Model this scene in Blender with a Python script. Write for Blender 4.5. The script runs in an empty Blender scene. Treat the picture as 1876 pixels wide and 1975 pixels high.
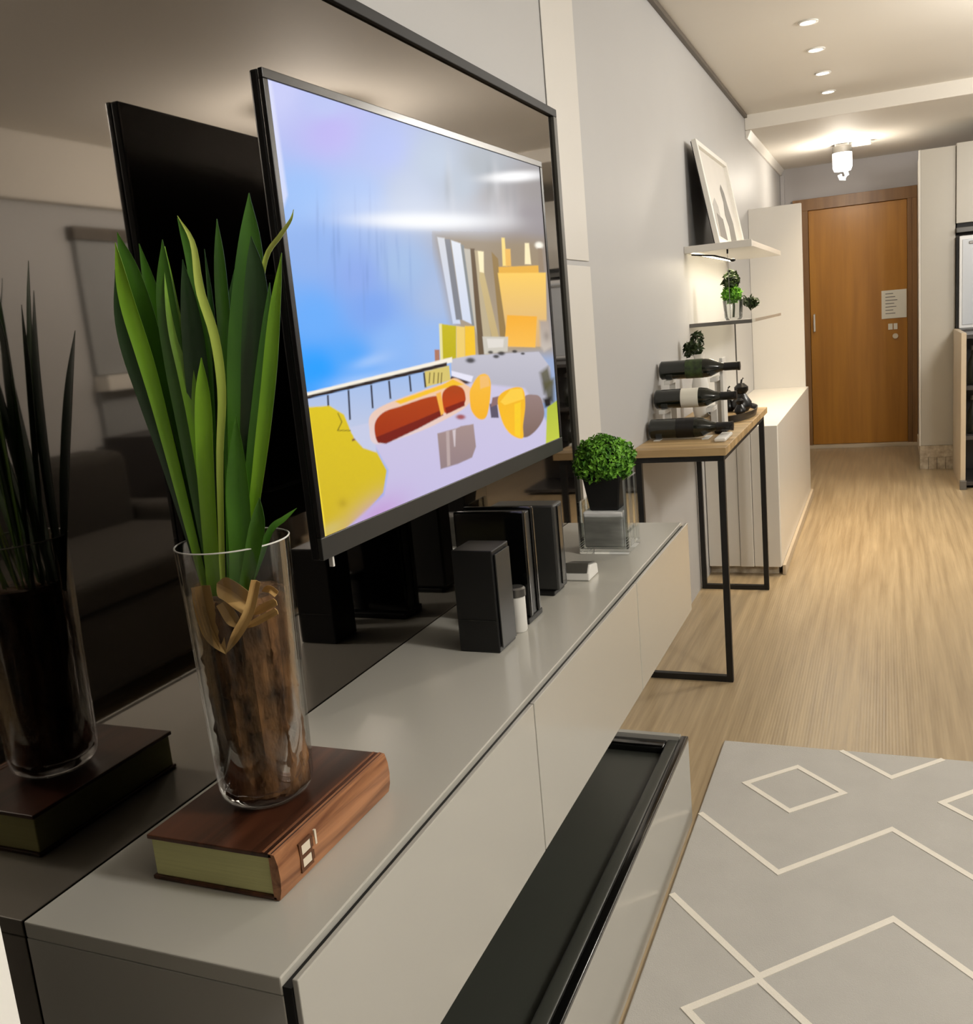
import bpy, bmesh, math, random
import numpy as np
from mathutils import Vector, Matrix

random.seed(7)
S = bpy.context.scene
COL = S.collection

# ------------------------------------------------------------------ camera
# world: X to the right of the TV wall, Y along the wall into the flat, Z up
YAW, PITCH, ROLL, FPX = -0.408620, -0.192245, -0.0912605, 1824.0
CAM = np.array([0.0, 0.0, 1.31])
PP = np.array([938.0, 987.5])
def cam_axes(y, p, r):
    f = np.array([math.sin(y)*math.cos(p), math.cos(y)*math.cos(p), math.sin(p)])
    right = np.array([math.cos(y), -math.sin(y), 0.0]); up = np.cross(right, f)
    return (math.cos(r)*right + math.sin(r)*up, -math.sin(r)*right + math.cos(r)*up, f)
RT, UPV, FW = cam_axes(YAW, PITCH, ROLL)
cd = bpy.data.cameras.new('camera'); cam = bpy.data.objects.new('camera', cd); COL.objects.link(cam)
cd.sensor_fit = 'HORIZONTAL'; cd.sensor_width = 36.0; cd.lens = 36.0*FPX/1876.0
cd.clip_start = 0.02; cd.clip_end = 60
M = Matrix.Identity(4)
for i in range(3):
    M[i][0] = RT[i]; M[i][1] = UPV[i]; M[i][2] = -FW[i]; M[i][3] = CAM[i]
cam.matrix_world = M
S.camera = cam
def ray(px, py):
    return RT*((px-PP[0])/FPX) - UPV*((py-PP[1])/FPX) + FW
def at(px, py, Y):
    """point on the plane y = Y that the photograph shows at (px, py)"""
    d = ray(px, py); return CAM + d*((Y-CAM[1])/d[1])

# ------------------------------------------------------------------ world, view, large lights
W = bpy.data.worlds.new('world'); S.world = W; W.use_nodes = True
W.node_tree.nodes['Background'].inputs[0].default_value = (0.9, 0.85, 0.78, 1)
W.node_tree.nodes['Background'].inputs[1].default_value = 0.05
S.view_settings.view_transform = 'Standard'; S.view_settings.look = 'None'
S.view_settings.exposure = 0.0; S.view_settings.gamma = 1.0
S.view_settings.use_curve_mapping = False
try:
    S.cycles.use_denoising = True; S.cycles.denoiser = 'OPENIMAGEDENOISE'
    S.cycles.max_bounces = 6; S.cycles.diffuse_bounces = 3; S.cycles.glossy_bounces = 4
    S.cycles.use_adaptive_sampling = True; S.cycles.adaptive_threshold = 0.03; S.cycles.adaptive_min_samples = 16
    S.cycles.transparent_max_bounces = 12; S.cycles.sample_clamp_indirect = 4.0
    S.cycles.caustics_reflective = False; S.cycles.caustics_refractive = False
except Exception:
    pass
WARM = (1.0, 0.955, 0.885)
SPOT_WARM = (1.0, 0.80, 0.54)
FILL_MAIN_W = 78.0   # unseen fill lamp added between living room and kitchen
FILL_NEAR_W = 92.0    # unseen fill lamp added to brighten the near end
FILL_KITCHEN_W = 22.0 # unseen fill lamp added in the kitchen
SPOT_W = 62.0        # each ceiling downlight
HALL_W = 15.0        # glass lamp in the hall
LED_W = 7.0          # strip under the white shelf

# ------------------------------------------------------------------ materials
def lin(c):
    return tuple(((x/255.0)/12.92 if x/255.0 <= 0.04045 else ((x/255.0+0.055)/1.055)**2.4) for x in c)
MATS = {}
def mat(name, rgb, rough=0.5, metal=0.0, var=0.06, scale=6.0, stretch=(1, 1, 1), bump=0.0, bscale=60.0,
        coat=0.0, spec=0.5, rgb2=None, emit=None, estr=0.0, sub=0.0, rvar=0.0):
    m = bpy.data.materials.new(name); m.use_nodes = True; nt = m.node_tree; N = nt.nodes; L = nt.links
    b = N['Principled BSDF']
    tc = N.new('ShaderNodeTexCoord'); mp = N.new('ShaderNodeMapping')
    mp.inputs['Scale'].default_value = stretch; L.new(tc.outputs['Object'], mp.inputs['Vector'])
    no = N.new('ShaderNodeTexNoise'); no.inputs['Scale'].default_value = scale; no.inputs['Detail'].default_value = 2
    L.new(mp.outputs[0], no.inputs['Vector'])
    cr = N.new('ShaderNodeValToRGB'); L.new(no.outputs['Fac'], cr.inputs['Fac'])
    a = lin(rgb); c2 = lin(rgb2) if rgb2 else None
    lo = tuple(max(0, x*(1-var)) for x in a) if c2 is None else c2
    hi = tuple(min(1, x*(1+var)) for x in a) if c2 is None else a
    cr.color_ramp.elements[0].position = 0.3; cr.color_ramp.elements[1].position = 0.7
    cr.color_ramp.elements[0].color = (*lo, 1); cr.color_ramp.elements[1].color = (*hi, 1)
    L.new(cr.outputs['Color'], b.inputs['Base Color'])
    b.inputs['Roughness'].default_value = rough; b.inputs['Metallic'].default_value = metal
    b.inputs['Specular IOR Level'].default_value = spec; b.inputs['Coat Weight'].default_value = coat
    b.inputs['Coat Roughness'].default_value = 0.08
    if rvar:
        mr = N.new('ShaderNodeMapRange'); mr.inputs['To Min'].default_value = max(0.02, rough-rvar); mr.inputs['To Max'].default_value = rough+rvar
        L.new(no.outputs['Fac'], mr.inputs['Value']); L.new(mr.outputs[0], b.inputs['Roughness'])
    if sub:
        b.inputs['Subsurface Weight'].default_value = sub; b.inputs['Subsurface Radius'].default_value = (0.01, 0.01, 0.005)
    if bump:
        n2 = N.new('ShaderNodeTexNoise'); n2.inputs['Scale'].default_value = bscale; n2.inputs['Detail'].default_value = 2.5
        L.new(mp.outputs[0], n2.inputs['Vector'])
        bp = N.new('ShaderNodeBump'); bp.inputs['Strength'].default_value = bump; bp.inputs['Distance'].default_value = 0.004
        L.new(n2.outputs['Fac'], bp.inputs['Height']); L.new(bp.outputs[0], b.inputs['Normal'])
    if emit:
        b.inputs['Emission Color'].default_value = (*emit, 1); b.inputs['Emission Strength'].default_value = estr
    MATS[name] = m
    return m
def glass_mat(name, tint=(1, 1, 1), ior=1.45, rough=0.0, edge=1.0):
    """clear thin glass: see-through with Fresnel reflection"""
    m = bpy.data.materials.new(name); m.use_nodes = True; nt = m.node_tree; N = nt.nodes; L = nt.links
    for n in list(N):
        if n.type == 'BSDF_PRINCIPLED': N.remove(n)
    out = N['Material Output']
    t = N.new('ShaderNodeBsdfTransparent'); t.inputs[0].default_value = (*tint, 1)
    g = N.new('ShaderNodeBsdfGlossy'); g.inputs['Roughness'].default_value = rough; g.inputs[0].default_value = (1, 1, 1, 1)
    fr = N.new('ShaderNodeFresnel'); fr.inputs['IOR'].default_value = ior
    mu = N.new('ShaderNodeMath'); mu.operation = 'MULTIPLY'; mu.inputs[1].default_value = edge; mu.use_clamp = True
    L.new(fr.outputs[0], mu.inputs[0])
    mx = N.new('ShaderNodeMixShader'); L.new(mu.outputs[0], mx.inputs[0]); L.new(t.outputs[0], mx.inputs[1]); L.new(g.outputs[0], mx.inputs[2])
    L.new(mx.outputs[0], out.inputs['Surface']); MATS[name] = m
    return m
def emit_mat(name, rgb, strength):
    m = mat(name, (255, 255, 255), 0.4, var=0.0, emit=rgb, estr=strength)
    m.cycles.emission_sampling = 'NONE'      # the lamps inside carry the light
    return m
def wood_mat(name, dark, light, axis=1, rough=0.4, rings=9.0, dist=4.0, bump=0.15, scale=2.0):
    m = bpy.data.materials.new(name); m.use_nodes = True; nt = m.node_tree; N = nt.nodes; L = nt.links
    b = N['Principled BSDF']; tc = N.new('ShaderNodeTexCoord'); mp = N.new('ShaderNodeMapping')
    sc = [rings]*3; sc[axis] = rings*0.07; mp.inputs['Scale'].default_value = sc
    L.new(tc.outputs['Object'], mp.inputs['Vector'])
    no = N.new('ShaderNodeTexNoise'); no.inputs['Scale'].default_value = scale; no.inputs['Detail'].default_value = 4
    no.inputs['Distortion'].default_value = dist*0.2; L.new(mp.outputs[0], no.inputs['Vector'])
    cr = N.new('ShaderNodeValToRGB'); cr.color_ramp.elements[0].position = 0.32; cr.color_ramp.elements[1].position = 0.68
    cr.color_ramp.elements[0].color = (*lin(dark), 1); cr.color_ramp.elements[1].color = (*lin(light), 1)
    L.new(no.outputs['Fac'], cr.inputs[0]); L.new(cr.outputs[0], b.inputs['Base Color'])
    b.inputs['Roughness'].default_value = rough
    bp = N.new('ShaderNodeBump'); bp.inputs['Strength'].default_value = bump; bp.inputs['Distance'].default_value = 0.002
    L.new(no.outputs['Fac'], bp.inputs['Height']); L.new(bp.outputs[0], b.inputs['Normal'])
    MATS[name] = m
    return m

mat('wall_paint', (186, 185, 184), 0.5, var=0.015, scale=2)
mat('ceiling_paint', (226, 221, 212), 0.7, var=0.01, scale=1.5)
mat('panel_white', (226, 222, 214), 0.3, var=0.015, scale=3, coat=0.2)
mat('panel_satin', (218, 214, 207), 0.45, var=0.012, scale=3)
mat('trim_dark', (92, 84, 74), 0.5, var=0.05)
mat('hall_wall', (176, 172, 172), 0.6, var=0.02, scale=3)
mat('cabinet_gloss', (180, 177, 168), 0.18, var=0.012, scale=2.5, coat=0.35)
mat('cabinet_top', (188, 185, 175), 0.26, var=0.012, scale=2.5, coat=0.3)
mat('gap_black', (6, 6, 5), 0.6, var=0.1)
mat('tray_black', (58, 60, 54), 0.4, var=0.06, scale=4)
mat('tray_edge', (12, 12, 11), 0.18, var=0.06, coat=0.4)
mat('frame_black', (9, 8, 8), 0.6, var=0.08)
mat('frame_grey', (78, 76, 70), 0.35, var=0.04)
mat('tv_black', (10, 10, 11), 0.35, var=0.08)
mat('tv_bezel', (20, 19, 20), 0.22, var=0.05, coat=0.3)
mat('metal_grey', (120, 118, 114), 0.35, metal=0.8, var=0.05)
mat('black_plastic', (9, 9, 10), 0.45, var=0.1, scale=20, bump=0.05, bscale=300)
mat('black_gloss', (8, 8, 8), 0.12, var=0.1, coat=0.5)
mat('dark_grey_plastic', (48, 48, 46), 0.4, var=0.06)
mat('steel_black', (12, 11, 10), 0.45, var=0.1, bump=0.04, bscale=200)
mat('white_plastic', (228, 226, 220), 0.35, var=0.02)
mat('white_matte', (235, 232, 225), 0.7, var=0.02)
mat('paper_pages', (206, 203, 142), 0.8, var=0.05, scale=40, stretch=(0.3, 1, 14), bump=0.15, bscale=90)
wood_mat('cover_wood', (46, 24, 14), (98, 56, 36), axis=1, rough=0.32, rings=14, dist=5)
wood_mat('spine_wood', (104, 62, 38), (176, 122, 82), axis=1, rough=0.4, rings=16, dist=8, bump=0.3, scale=3)
wood_mat('cover_edge', (120, 76, 50), (150, 100, 68), axis=1, rough=0.4, rings=16)
mat('emblem_cream', (224, 212, 190), 0.5, var=0.03)
mat('emblem_brown', (88, 52, 26), 0.5, var=0.06)
wood_mat('oak_top', (150, 122, 82), (200, 170, 122), axis=0, rough=0.45, rings=10, dist=3)
wood_mat('door_wood', (160, 106, 30), (178, 122, 38), axis=2, rough=0.35, rings=8, dist=2, bump=0.03)
wood_mat('door_frame_wood', (118, 82, 44), (140, 102, 60), axis=2, rough=0.38, rings=9, dist=2, bump=0.03)
mat('rug_grey', (190, 187, 181), 0.95, var=0.03, scale=9, bump=0.35, bscale=380, spec=0.1)
mat('rug_line', (240, 234, 222), 0.9, var=0.02, scale=30, bump=0.3, bscale=380, spec=0.1)
mat('bark', (134, 94, 54), 0.9, var=0.3, scale=46, stretch=(1, 1, 0.45), rgb2=(34, 20, 10), bump=1.0, bscale=110)
mat('dry_leaf', (226, 188, 122), 0.75, scale=18, stretch=(1, 1, 0.25), rgb2=(160, 120, 62), bump=0.4, bscale=60)
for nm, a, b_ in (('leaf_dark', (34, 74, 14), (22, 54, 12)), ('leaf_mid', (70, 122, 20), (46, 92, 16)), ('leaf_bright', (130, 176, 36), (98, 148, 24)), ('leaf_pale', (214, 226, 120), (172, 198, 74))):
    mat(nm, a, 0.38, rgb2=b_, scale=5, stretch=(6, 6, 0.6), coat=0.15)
mat('bush_leaf', (128, 190, 52), 0.6, rgb2=(40, 100, 18), scale=55)
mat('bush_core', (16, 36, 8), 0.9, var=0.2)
mat('plant_dark', (58, 78, 34), 0.5, rgb2=(24, 36, 14), scale=60)
mat('marble_grey', (244, 244, 242), 0.4, rgb2=(196, 196, 196), scale=14, stretch=(1, 1, 5))
mat('wine_glass', (20, 24, 16), 0.15, var=0.2, coat=0.5)
mat('wine_cap', (14, 12, 12), 0.35, var=0.1)
mat('label_paper', (232, 228, 214), 0.7, var=0.03)
mat('kitchen_grey', (192, 187, 176), 0.35, var=0.012, coat=0.15)
mat('kitchen_beige', (196, 180, 156), 0.45, var=0.03)
mat('kitchen_dark', (58, 54, 52), 0.35, var=0.08)
mat('appliance_white', (236, 238, 240), 0.3, var=0.01, coat=0.2)
mat('appliance_face', (206, 212, 220), 0.25, var=0.01, coat=0.2)
mat('stone_base', (214, 204, 184), 0.5, rgb2=(168, 152, 130), scale=30, bump=0.2)
mat('sofa_fabric', (60, 56, 50), 0.95, var=0.1, scale=40, bump=0.3, bscale=250)
mat('curtain_white', (252, 250, 244), 0.85, var=0.02, scale=30, bump=0.1, bscale=200)
mat('opening_grey', (150, 152, 152), 0.6, var=0.03)
mat('ornament_black', (11, 11, 11), 0.3, var=0.1)
mat('print_white', (214, 210, 203), 0.6, var=0.02)
mat('print_grey', (118, 115, 110), 0.6, var=0.08, scale=14)
mat('print_pale', (168, 165, 160), 0.6, var=0.05, scale=14)
m = MATS['curtain_white']; nt = m.node_tree      # sheer cloth lets light through
tl = nt.nodes.new('ShaderNodeBsdfTranslucent'); tl.inputs[0].default_value = (0.95, 0.93, 0.88, 1)
mx = nt.nodes.new('ShaderNodeMixShader'); mx.inputs[0].default_value = 0.25
nt.links.new(nt.nodes['Principled BSDF'].outputs[0], mx.inputs[1]); nt.links.new(tl.outputs[0], mx.inputs[2])
nt.links.new(mx.outputs[0], nt.nodes['Material Output'].inputs['Surface'])
glass_mat('clear_glass', (0.97, 0.98, 0.97), 1.5, 0.02, 0.9)
glass_mat('vase_glass', (0.98, 0.98, 0.97), 1.45, 0.03, 0.55)
glass_mat('smoke_glass', (0.90, 0.92, 0.92), 1.5, 0.04, 1.1)
emit_mat('lamp_glow', (1.0, 0.93, 0.82), 14.0)
emit_mat('hall_glow', (1.0, 0.95, 0.86), 7.0)
emit_mat('fill_drum_glow', (1.0, 0.93, 0.82), 3.0)
emit_mat('led_glow', (1.0, 0.86, 0.62), 5.0)

# smoked mirror
m = mat('smoked_mirror', (128, 122, 116), 0.035, metal=1.0, var=0.02, scale=1.5)
# glossy boarded floor: fine grain along Y, long boards
def floor_mat():
    m = bpy.data.materials.new('floor_wood'); m.use_nodes = True; nt = m.node_tree; N = nt.nodes; L = nt.links
    b = N['Principled BSDF']; tc = N.new('ShaderNodeTexCoord'); mp = N.new('ShaderNodeMapping')
    mp.inputs['Scale'].default_value = (26, 0.9, 1); L.new(tc.outputs['Object'], mp.inputs[0])
    no = N.new('ShaderNodeTexNoise'); no.inputs['Scale'].default_value = 1.6; no.inputs['Detail'].default_value = 4
    no.inputs['Roughness'].default_value = 0.6; L.new(mp.outputs[0], no.inputs['Vector'])
    cr = N.new('ShaderNodeValToRGB'); cr.color_ramp.elements[0].position = 0.3; cr.color_ramp.elements[1].position = 0.72
    cr.color_ramp.elements[0].color = (*lin((152, 132, 102)), 1); cr.color_ramp.elements[1].color = (*lin((186, 165, 131)), 1)
    L.new(no.outputs['Fac'], cr.inputs[0]); L.new(cr.outputs[0], b.inputs['Base Color'])
    mr = N.new('ShaderNodeMapRange'); mr.inputs['To Min'].default_value = 0.24; mr.inputs['To Max'].default_value = 0.42
    L.new(no.outputs['Fac'], mr.inputs['Value']); L.new(mr.outputs[0], b.inputs['Roughness'])
    w = N.new('ShaderNodeTexWave'); w.wave_type = 'BANDS'; w.bands_direction = 'X'; w.inputs['Scale'].default_value = 34
    w.inputs['Distortion'].default_value = 0.3; L.new(tc.outputs['Object'], w.inputs['Vector'])
    bp = N.new('ShaderNodeBump'); bp.inputs['Strength'].default_value = 0.10; bp.inputs['Distance'].default_value = 0.002
    L.new(w.outputs['Fac'], bp.inputs['Height']); L.new(bp.outputs[0], b.inputs['Normal'])
    MATS['floor_wood'] = m
floor_mat()

# ------------------------------------------------------------------ mesh helpers
class MB:
    def __init__(self): self.v = []; self.f = []
    def add(self, vs, fs):
        o = len(self.v); self.v += [tuple(map(float, p)) for p in vs]; self.f += [tuple(i+o for i in q) for q in fs]; return self
    def box(self, lo, hi):
        x0, y0, z0 = lo; x1, y1, z1 = hi
        return self.add([(x0, y0, z0), (x1, y0, z0), (x1, y1, z0), (x0, y1, z0), (x0, y0, z1), (x1, y0, z1), (x1, y1, z1), (x0, y1, z1)],
                        [(3, 2, 1, 0), (4, 5, 6, 7), (0, 1, 5, 4), (1, 2, 6, 5), (2, 3, 7, 6), (3, 0, 4, 7)])
    def hexa(self, p):          # 8 points: bottom ring then top ring
        return self.add(p, [(3, 2, 1, 0), (4, 5, 6, 7), (0, 1, 5, 4), (1, 2, 6, 5), (2, 3, 7, 6), (3, 0, 4, 7)])
    def lathe(self, prof, c=(0, 0, 0), n=32, axis='Z', cap=True):
        """prof: list of (radius, height)"""
        vs = []
        for r, h in prof:
            for k in range(n):
                a = 2*math.pi*k/n; p = (r*math.cos(a), r*math.sin(a), h)
                if axis == 'X': p = (p[2], p[0], p[1])
                if axis == 'Y': p = (p[1], p[2], p[0])
                vs.append((p[0]+c[0], p[1]+c[1], p[2]+c[2]))
        fs = []
        for j in range(len(prof)-1):
            for k in range(n):
                k2 = (k+1) % n; fs.append((j*n+k, j*n+k2, (j+1)*n+k2, (j+1)*n+k))
        if cap:
            if prof[0][0] > 1e-6: fs.append(tuple(reversed(range(n))))
            if prof[-1][0] > 1e-6: fs.append(tuple((len(prof)-1)*n+k for k in range(n)))
        return self.add(vs, fs)
    def tube(self, path, r, n=10, cap=True):
        path = [Vector(p) for p in path]; vs = []
        rr = r if isinstance(r, (list, tuple)) else [r]*len(path)
        for i, p in enumerate(path):
            t = (path[min(i+1, len(path)-1)]-path[max(i-1, 0)]).normalized()
            ref = Vector((0, 0, 1)) if abs(t.z) < 0.9 else Vector((1, 0, 0))
            u = t.cross(ref).normalized(); w = t.cross(u)
            for k in range(n):
                a = 2*math.pi*k/n; q = p + (u*math.cos(a)+w*math.sin(a))*rr[i]; vs.append(tuple(q))
        fs = []
        for j in range(len(path)-1):
            for k in range(n):
                k2 = (k+1) % n; fs.append((j*n+k, j*n+k2, (j+1)*n+k2, (j+1)*n+k))
        if cap:
            fs.append(tuple(range(n))); fs.append(tuple(reversed([(len(path)-1)*n+k for k in range(n)])))
        return self.add(vs, fs)
    def prism(self, poly, z0, z1, plane='XY'):
        """extrude a polygon; plane XY -> along z, XZ -> along y, YZ -> along x"""
        n = len(poly)
        def P(a, b, h): return {'XY': (a, b, h), 'XZ': (a, h, b), 'YZ': (h, a, b)}[plane]
        vs = [P(a, b, z0) for a, b in poly]+[P(a, b, z1) for a, b in poly]
        fs = [tuple(reversed(range(n))), tuple(range(n, 2*n))]+[(k, (k+1) % n, n+(k+1) % n, n+k) for k in range(n)]
        return self.add(vs, fs)
BASE = {}
def obj(name, mb, material, parent=None, bevel=0.0, smooth=False, base=None, seg=2):
    me = bpy.data.meshes.new(name)
    if isinstance(mb, bmesh.types.BMesh): bm = mb
    else:
        me.from_pydata(mb.v, [], mb.f); me.update(); bm = bmesh.new(); bm.from_mesh(me)
    bmesh.ops.recalc_face_normals(bm, faces=bm.faces)
    if bevel:
        es = [e for e in bm.edges if len(e.link_faces) == 2 and e.calc_face_angle(0) > 0.6]
        bmesh.ops.bevel(bm, geom=es, offset=bevel, segments=seg, affect='EDGES', profile=0.5)
    bm.to_mesh(me); bm.free()
    o = bpy.data.objects.new(name, me); COL.objects.link(o)
    me.materials.append(MATS[material] if isinstance(material, str) else material)
    if smooth:
        for p in me.polygons: p.use_smooth = True
        try: me.set_sharp_from_angle(angle=math.radians(38))
        except Exception: pass
    if parent is not None:
        b = BASE[parent.name]; o.parent = parent
        BASE[o.name] = b
        me.transform(Matrix.Translation(-Vector(b)))
    else:
        if base is None:
            xs = [v.co for v in me.vertices]
            base = ((min(v.x for v in xs)+max(v.x for v in xs))/2, (min(v.y for v in xs)+max(v.y for v in xs))/2, min(v.z for v in xs))
        me.transform(Matrix.Translation(-Vector(base))); o.location = base; BASE[o.name] = tuple(base)
    return o
def bx(name, lo, hi, material, parent=None, bevel=0.002, **k):
    return obj(name, MB().box(lo, hi), material, parent, bevel=bevel, **k)
def thing(name, label, cat, base, group=None):
    o = bpy.data.objects.new(name, None); COL.objects.link(o); o.empty_display_size = 0.05
    o.location = base; BASE[o.name] = tuple(base); tag(o, label, cat, group); return o
def tag(o, label, cat, group=None):
    o['label'] = label; o['category'] = cat
    if group: o['group'] = group
    return o
def struct(o, label=None):
    o['kind'] = 'structure'
    if label: o['label'] = label
    return o
def copy_thing(root, loc, label=None):
    r = root.copy(); COL.objects.link(r); r.location = loc
    if label: r['label'] = label
    for ch in list(root.children):
        c = ch.copy(); COL.objects.link(c); c.parent = r
        for g in list(ch.children):
            d = g.copy(); COL.objects.link(d); d.parent = c
    return r

# ------------------------------------------------------------------ room shell
WX = -0.82          # TV wall
YF = 8.83           # front-door wall
YN = -1.7           # wall behind the viewer
XR = 2.45           # wall opposite the TV
C1, C2 = 2.485, 2.395
YB = 6.6            # where the ceiling drops
struct(bx('floor', (WX-0.1, YN-0.1, -0.1), (XR+0.1, YF+0.1, 0.0), 'floor_wood', bevel=0))
struct(bx('wall_left', (WX-0.1, YN, 0), (WX, YF, 2.62), 'wall_paint', bevel=0))
struct(bx('wall_back', (WX, YF, 0), (XR, YF+0.1, 2.62), 'hall_wall', bevel=0))
struct(bx('wall_right', (XR, YN, 0), (XR+0.1, YF, 2.62), 'wall_paint', bevel=0))
struct(bx('wall_near', (WX, YN-0.1, 0), (XR, YN, 2.62), 'wall_paint', bevel=0))
struct(bx('ceiling', (WX, YN, C1), (XR, YB, C1+0.1), 'ceiling_paint', bevel=0))
struct(bx('ceiling_drop', (WX, YB, C2), (XR, YF, C1+0.1), 'ceiling_paint', bevel=0.004), 'lower hall ceiling beyond a step down')
struct(bx('trim_1', (WX, 2.0, C1-0.022), (WX+0.02, YB-0.02, C1-0.001), 'trim_dark', bevel=0.002), 'dark shadow gap strip between wall and ceiling')
struct(obj('trim_2', MB().prism([(WX+.001, C2-0.05), (WX+0.012, C2-0.05), (WX+0.035, C2-0.001), (WX+.001, C2-0.001)], YB+0.02, YF-0.01, 'XZ'), 'panel_white'), 'white crown moulding along the hall wall')
struct(bx('trim_3', (WX+.001, 2.535, 0.0), (WX+0.006, 2.83, 1.46), 'panel_satin', bevel=0.002), 'white wall strip beside the mirror')
struct(bx('trim_4', (WX+.001, 2.535, 1.475), (WX+0.004, 2.83, C1-0.03), 'panel_satin', bevel=0.002), 'upper white wall strip beside the mirror')
struct(bx('trim_5', (WX+.001, YF-0.035, 0), (WX+0.035, YF-0.001, C2-0.05), 'hall_wall', bevel=0.004), 'corner post of the hall')

# opposite wall as the smoked mirror sees it: opening with lintel, sofa
struct(bx('trim_6', (XR-0.06, 0.5, 2.15), (XR-0.001, 7.4, C1-0.001), 'ceiling_paint', bevel=0.004), 'pale soffit band along the wall opposite the mirror')
d = thing('door_2', 'pass opening with dark head strip in the opposite wall', 'door', (XR-0.03, 4.68, 0)); struct(d); del d['category']
bx('head_strip', (XR-0.05, 4.04, 1.97), (XR-0.001, 5.3, 2.04), 'trim_dark', d)
bx('panel', (XR-0.03, 4.06, 1.24), (XR-0.002, 4.66, 1.969), 'opening_grey', d)
bx('panel', (XR-0.03, 4.67, 1.24), (XR-0.002, 5.28, 1.969), 'opening_grey', d)
bx('ledge', (XR-0.10, 4.06, 1.15), (XR-0.002, 5.28, 1.235), 'panel_white', d)
bx('panel', (XR-0.03, 4.06, 0.0), (XR-0.002, 5.28, 1.145), 'opening_grey', d)
sb = thing('sideboard', 'dark grey sideboard against the opposite wall, seen in the mirror', 'sideboard', (2.2, 4.6, 0))
bx('body', (2.0, 4.0, 0.05), (2.4, 5.25, 0.90), 'kitchen_dark', sb, bevel=0.004)
for k in range(2): bx('door', (1.982, 4.01+0.62*k, 0.06), (1.9995, 4.62+0.62*k, 0.88), 'kitchen_dark', sb, bevel=0.003)
bx('plinth', (2.03, 4.02, 0.0), (2.4, 5.23, 0.0495), 'gap_black', sb, bevel=0)
sf = thing('sofa', 'dark taupe sofa facing the television, seen only in the smoked mirror', 'sofa', (1.55, 2.2, 0))
bx('seat', (1.0, 0.9, 0.12), (1.85, 3.5, 0.44), 'sofa_fabric', sf, bevel=0.05, seg=3, smooth=True)
bx('backrest', (1.75, 0.9, 0.3), (2.05, 3.5, 0.9), 'sofa_fabric', sf, bevel=0.06, seg=3, smooth=True)
for y in (0.68, 3.5):
    bx('armrest', (1.0, y, 0.06), (2.05, y+0.22, 0.62), 'sofa_fabric', sf, bevel=0.05, seg=3, smooth=True)
for y in (0.95, 2.22):
    bx('seat_cushion', (0.98, y, 0.44), (1.76, y+1.24, 0.56), 'sofa_fabric', sf, bevel=0.04, seg=3, smooth=True)
for x in (1.08, 1.95):
    for y in (0.8, 3.6):
        bx('leg', (x-0.025, y-0.025, 0), (x+0.025, y+0.025, 0.1), 'frame_black', sf)

# ------------------------------------------------------------------ front door
D = thing('door_1', 'orange wood front door with brown frame at the end of the hall', 'door', (-0.23, YF-0.02, 0)); struct(D); del D['category']
yf = YF-0.03
bx('frame_top', (-0.72, yf-0.02, 2.03), (0.245, YF-0.001, 2.125), 'door_frame_wood', D)
bx('frame_post', (-0.72, yf-0.02, 0), (-0.60, YF-0.001, 2.03), 'door_frame_wood', D)
bx('frame_post', (0.17, yf-0.02, 0), (0.205, YF-0.001, 2.03), 'door_frame_wood', D)
bx('frame_post', (0.2055, yf-0.035, 0), (0.245, YF-0.001, 2.03), 'door_frame_wood', D)
leaf = bx('door_leaf', (-0.598, yf, 0.03), (0.169, YF-0.004, 2.028), 'door_wood', D, bevel=0.003)
bx('threshold', (-0.72, yf-0.06, 0.0), (0.245, YF-0.002, 0.028), 'kitchen_beige', D)
h = obj('handle', MB().tube([(-0.565, yf-0.0, 1.02), (-0.565, yf-0.03, 1.02), (-0.565, yf-0.03, 1.16), (-0.565, yf, 1.16)], 0.008), 'white_plastic', leaf, smooth=True)
# notice on the door with its small tags
nt_ = thing('door_notice', 'square printed paper notice taped to the orange door', 'notice', (0.05, yf-0.004, 1.19))
bx('sheet', (-0.03, yf-0.006, 1.078), (0.163, yf-0.0005, 1.31), 'label_paper', nt_, bevel=0.001)
for k in range(7):
    z = 1.285-0.027*k
    bx('text_line', (0.0, yf-0.007, z-0.006), (0.06+0.04*((k*37) % 5)/5, yf-0.0055, z), 'print_grey', nt_, bevel=0)
for k, (x0, x1) in enumerate(((0.02, 0.055), (0.062, 0.092))):
    tag(bx('door_tag', (x0, yf-0.005, 0.985), (x1, yf-0.0005, 1.035), 'label_paper', bevel=0.001),
        ('wider' if k == 0 else 'narrower')+' small cream tag stuck below the door notice', 'tag', 'tags below the notice')
tag(obj('door_lock', MB().lathe([(0.0, 0), (0.022, 0), (0.022, 0.008), (0.012, 0.012), (0, 0.012)], (0.075, yf-0.0125, 0.93), 20, 'Y'), 'emblem_cream', smooth=True), 'round pale lock rosette on the orange door below the tags', 'lock')

# ------------------------------------------------------------------ ceiling downlights
def downlight(x, y, label, power=SPOT_W):
    t = thing('ceiling_downlight', label, 'downlight', (x, y, C1), 'row of ceiling downlights')
    obj('rim', MB().lathe([(0.030, -0.0005), (0.043, -0.0005), (0.043, -0.005), (0.036, -0.007), (0.030, -0.003)], (x, y, C1), 28, cap=False), 'white_plastic', t, smooth=True)
    obj('lens', MB().lathe([(0.0, -0.004), (0.034, -0.004), (0.034, -0.0015), (0.0, -0.0015)], (x, y, C1), 28), 'lamp_glow', t)
    ld = bpy.data.lights.new('downlight_beam', 'SPOT'); ld.energy = power; ld.color = SPOT_WARM; ld.spot_size = math.radians(66); ld.spot_blend = 0.9
    ld.shadow_soft_size = 0.04
    lo = bpy.data.objects.new('downlight_beam', ld); COL.objects.link(lo); lo.parent = t; lo.location = (0, 0, -0.012)
    return t
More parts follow.
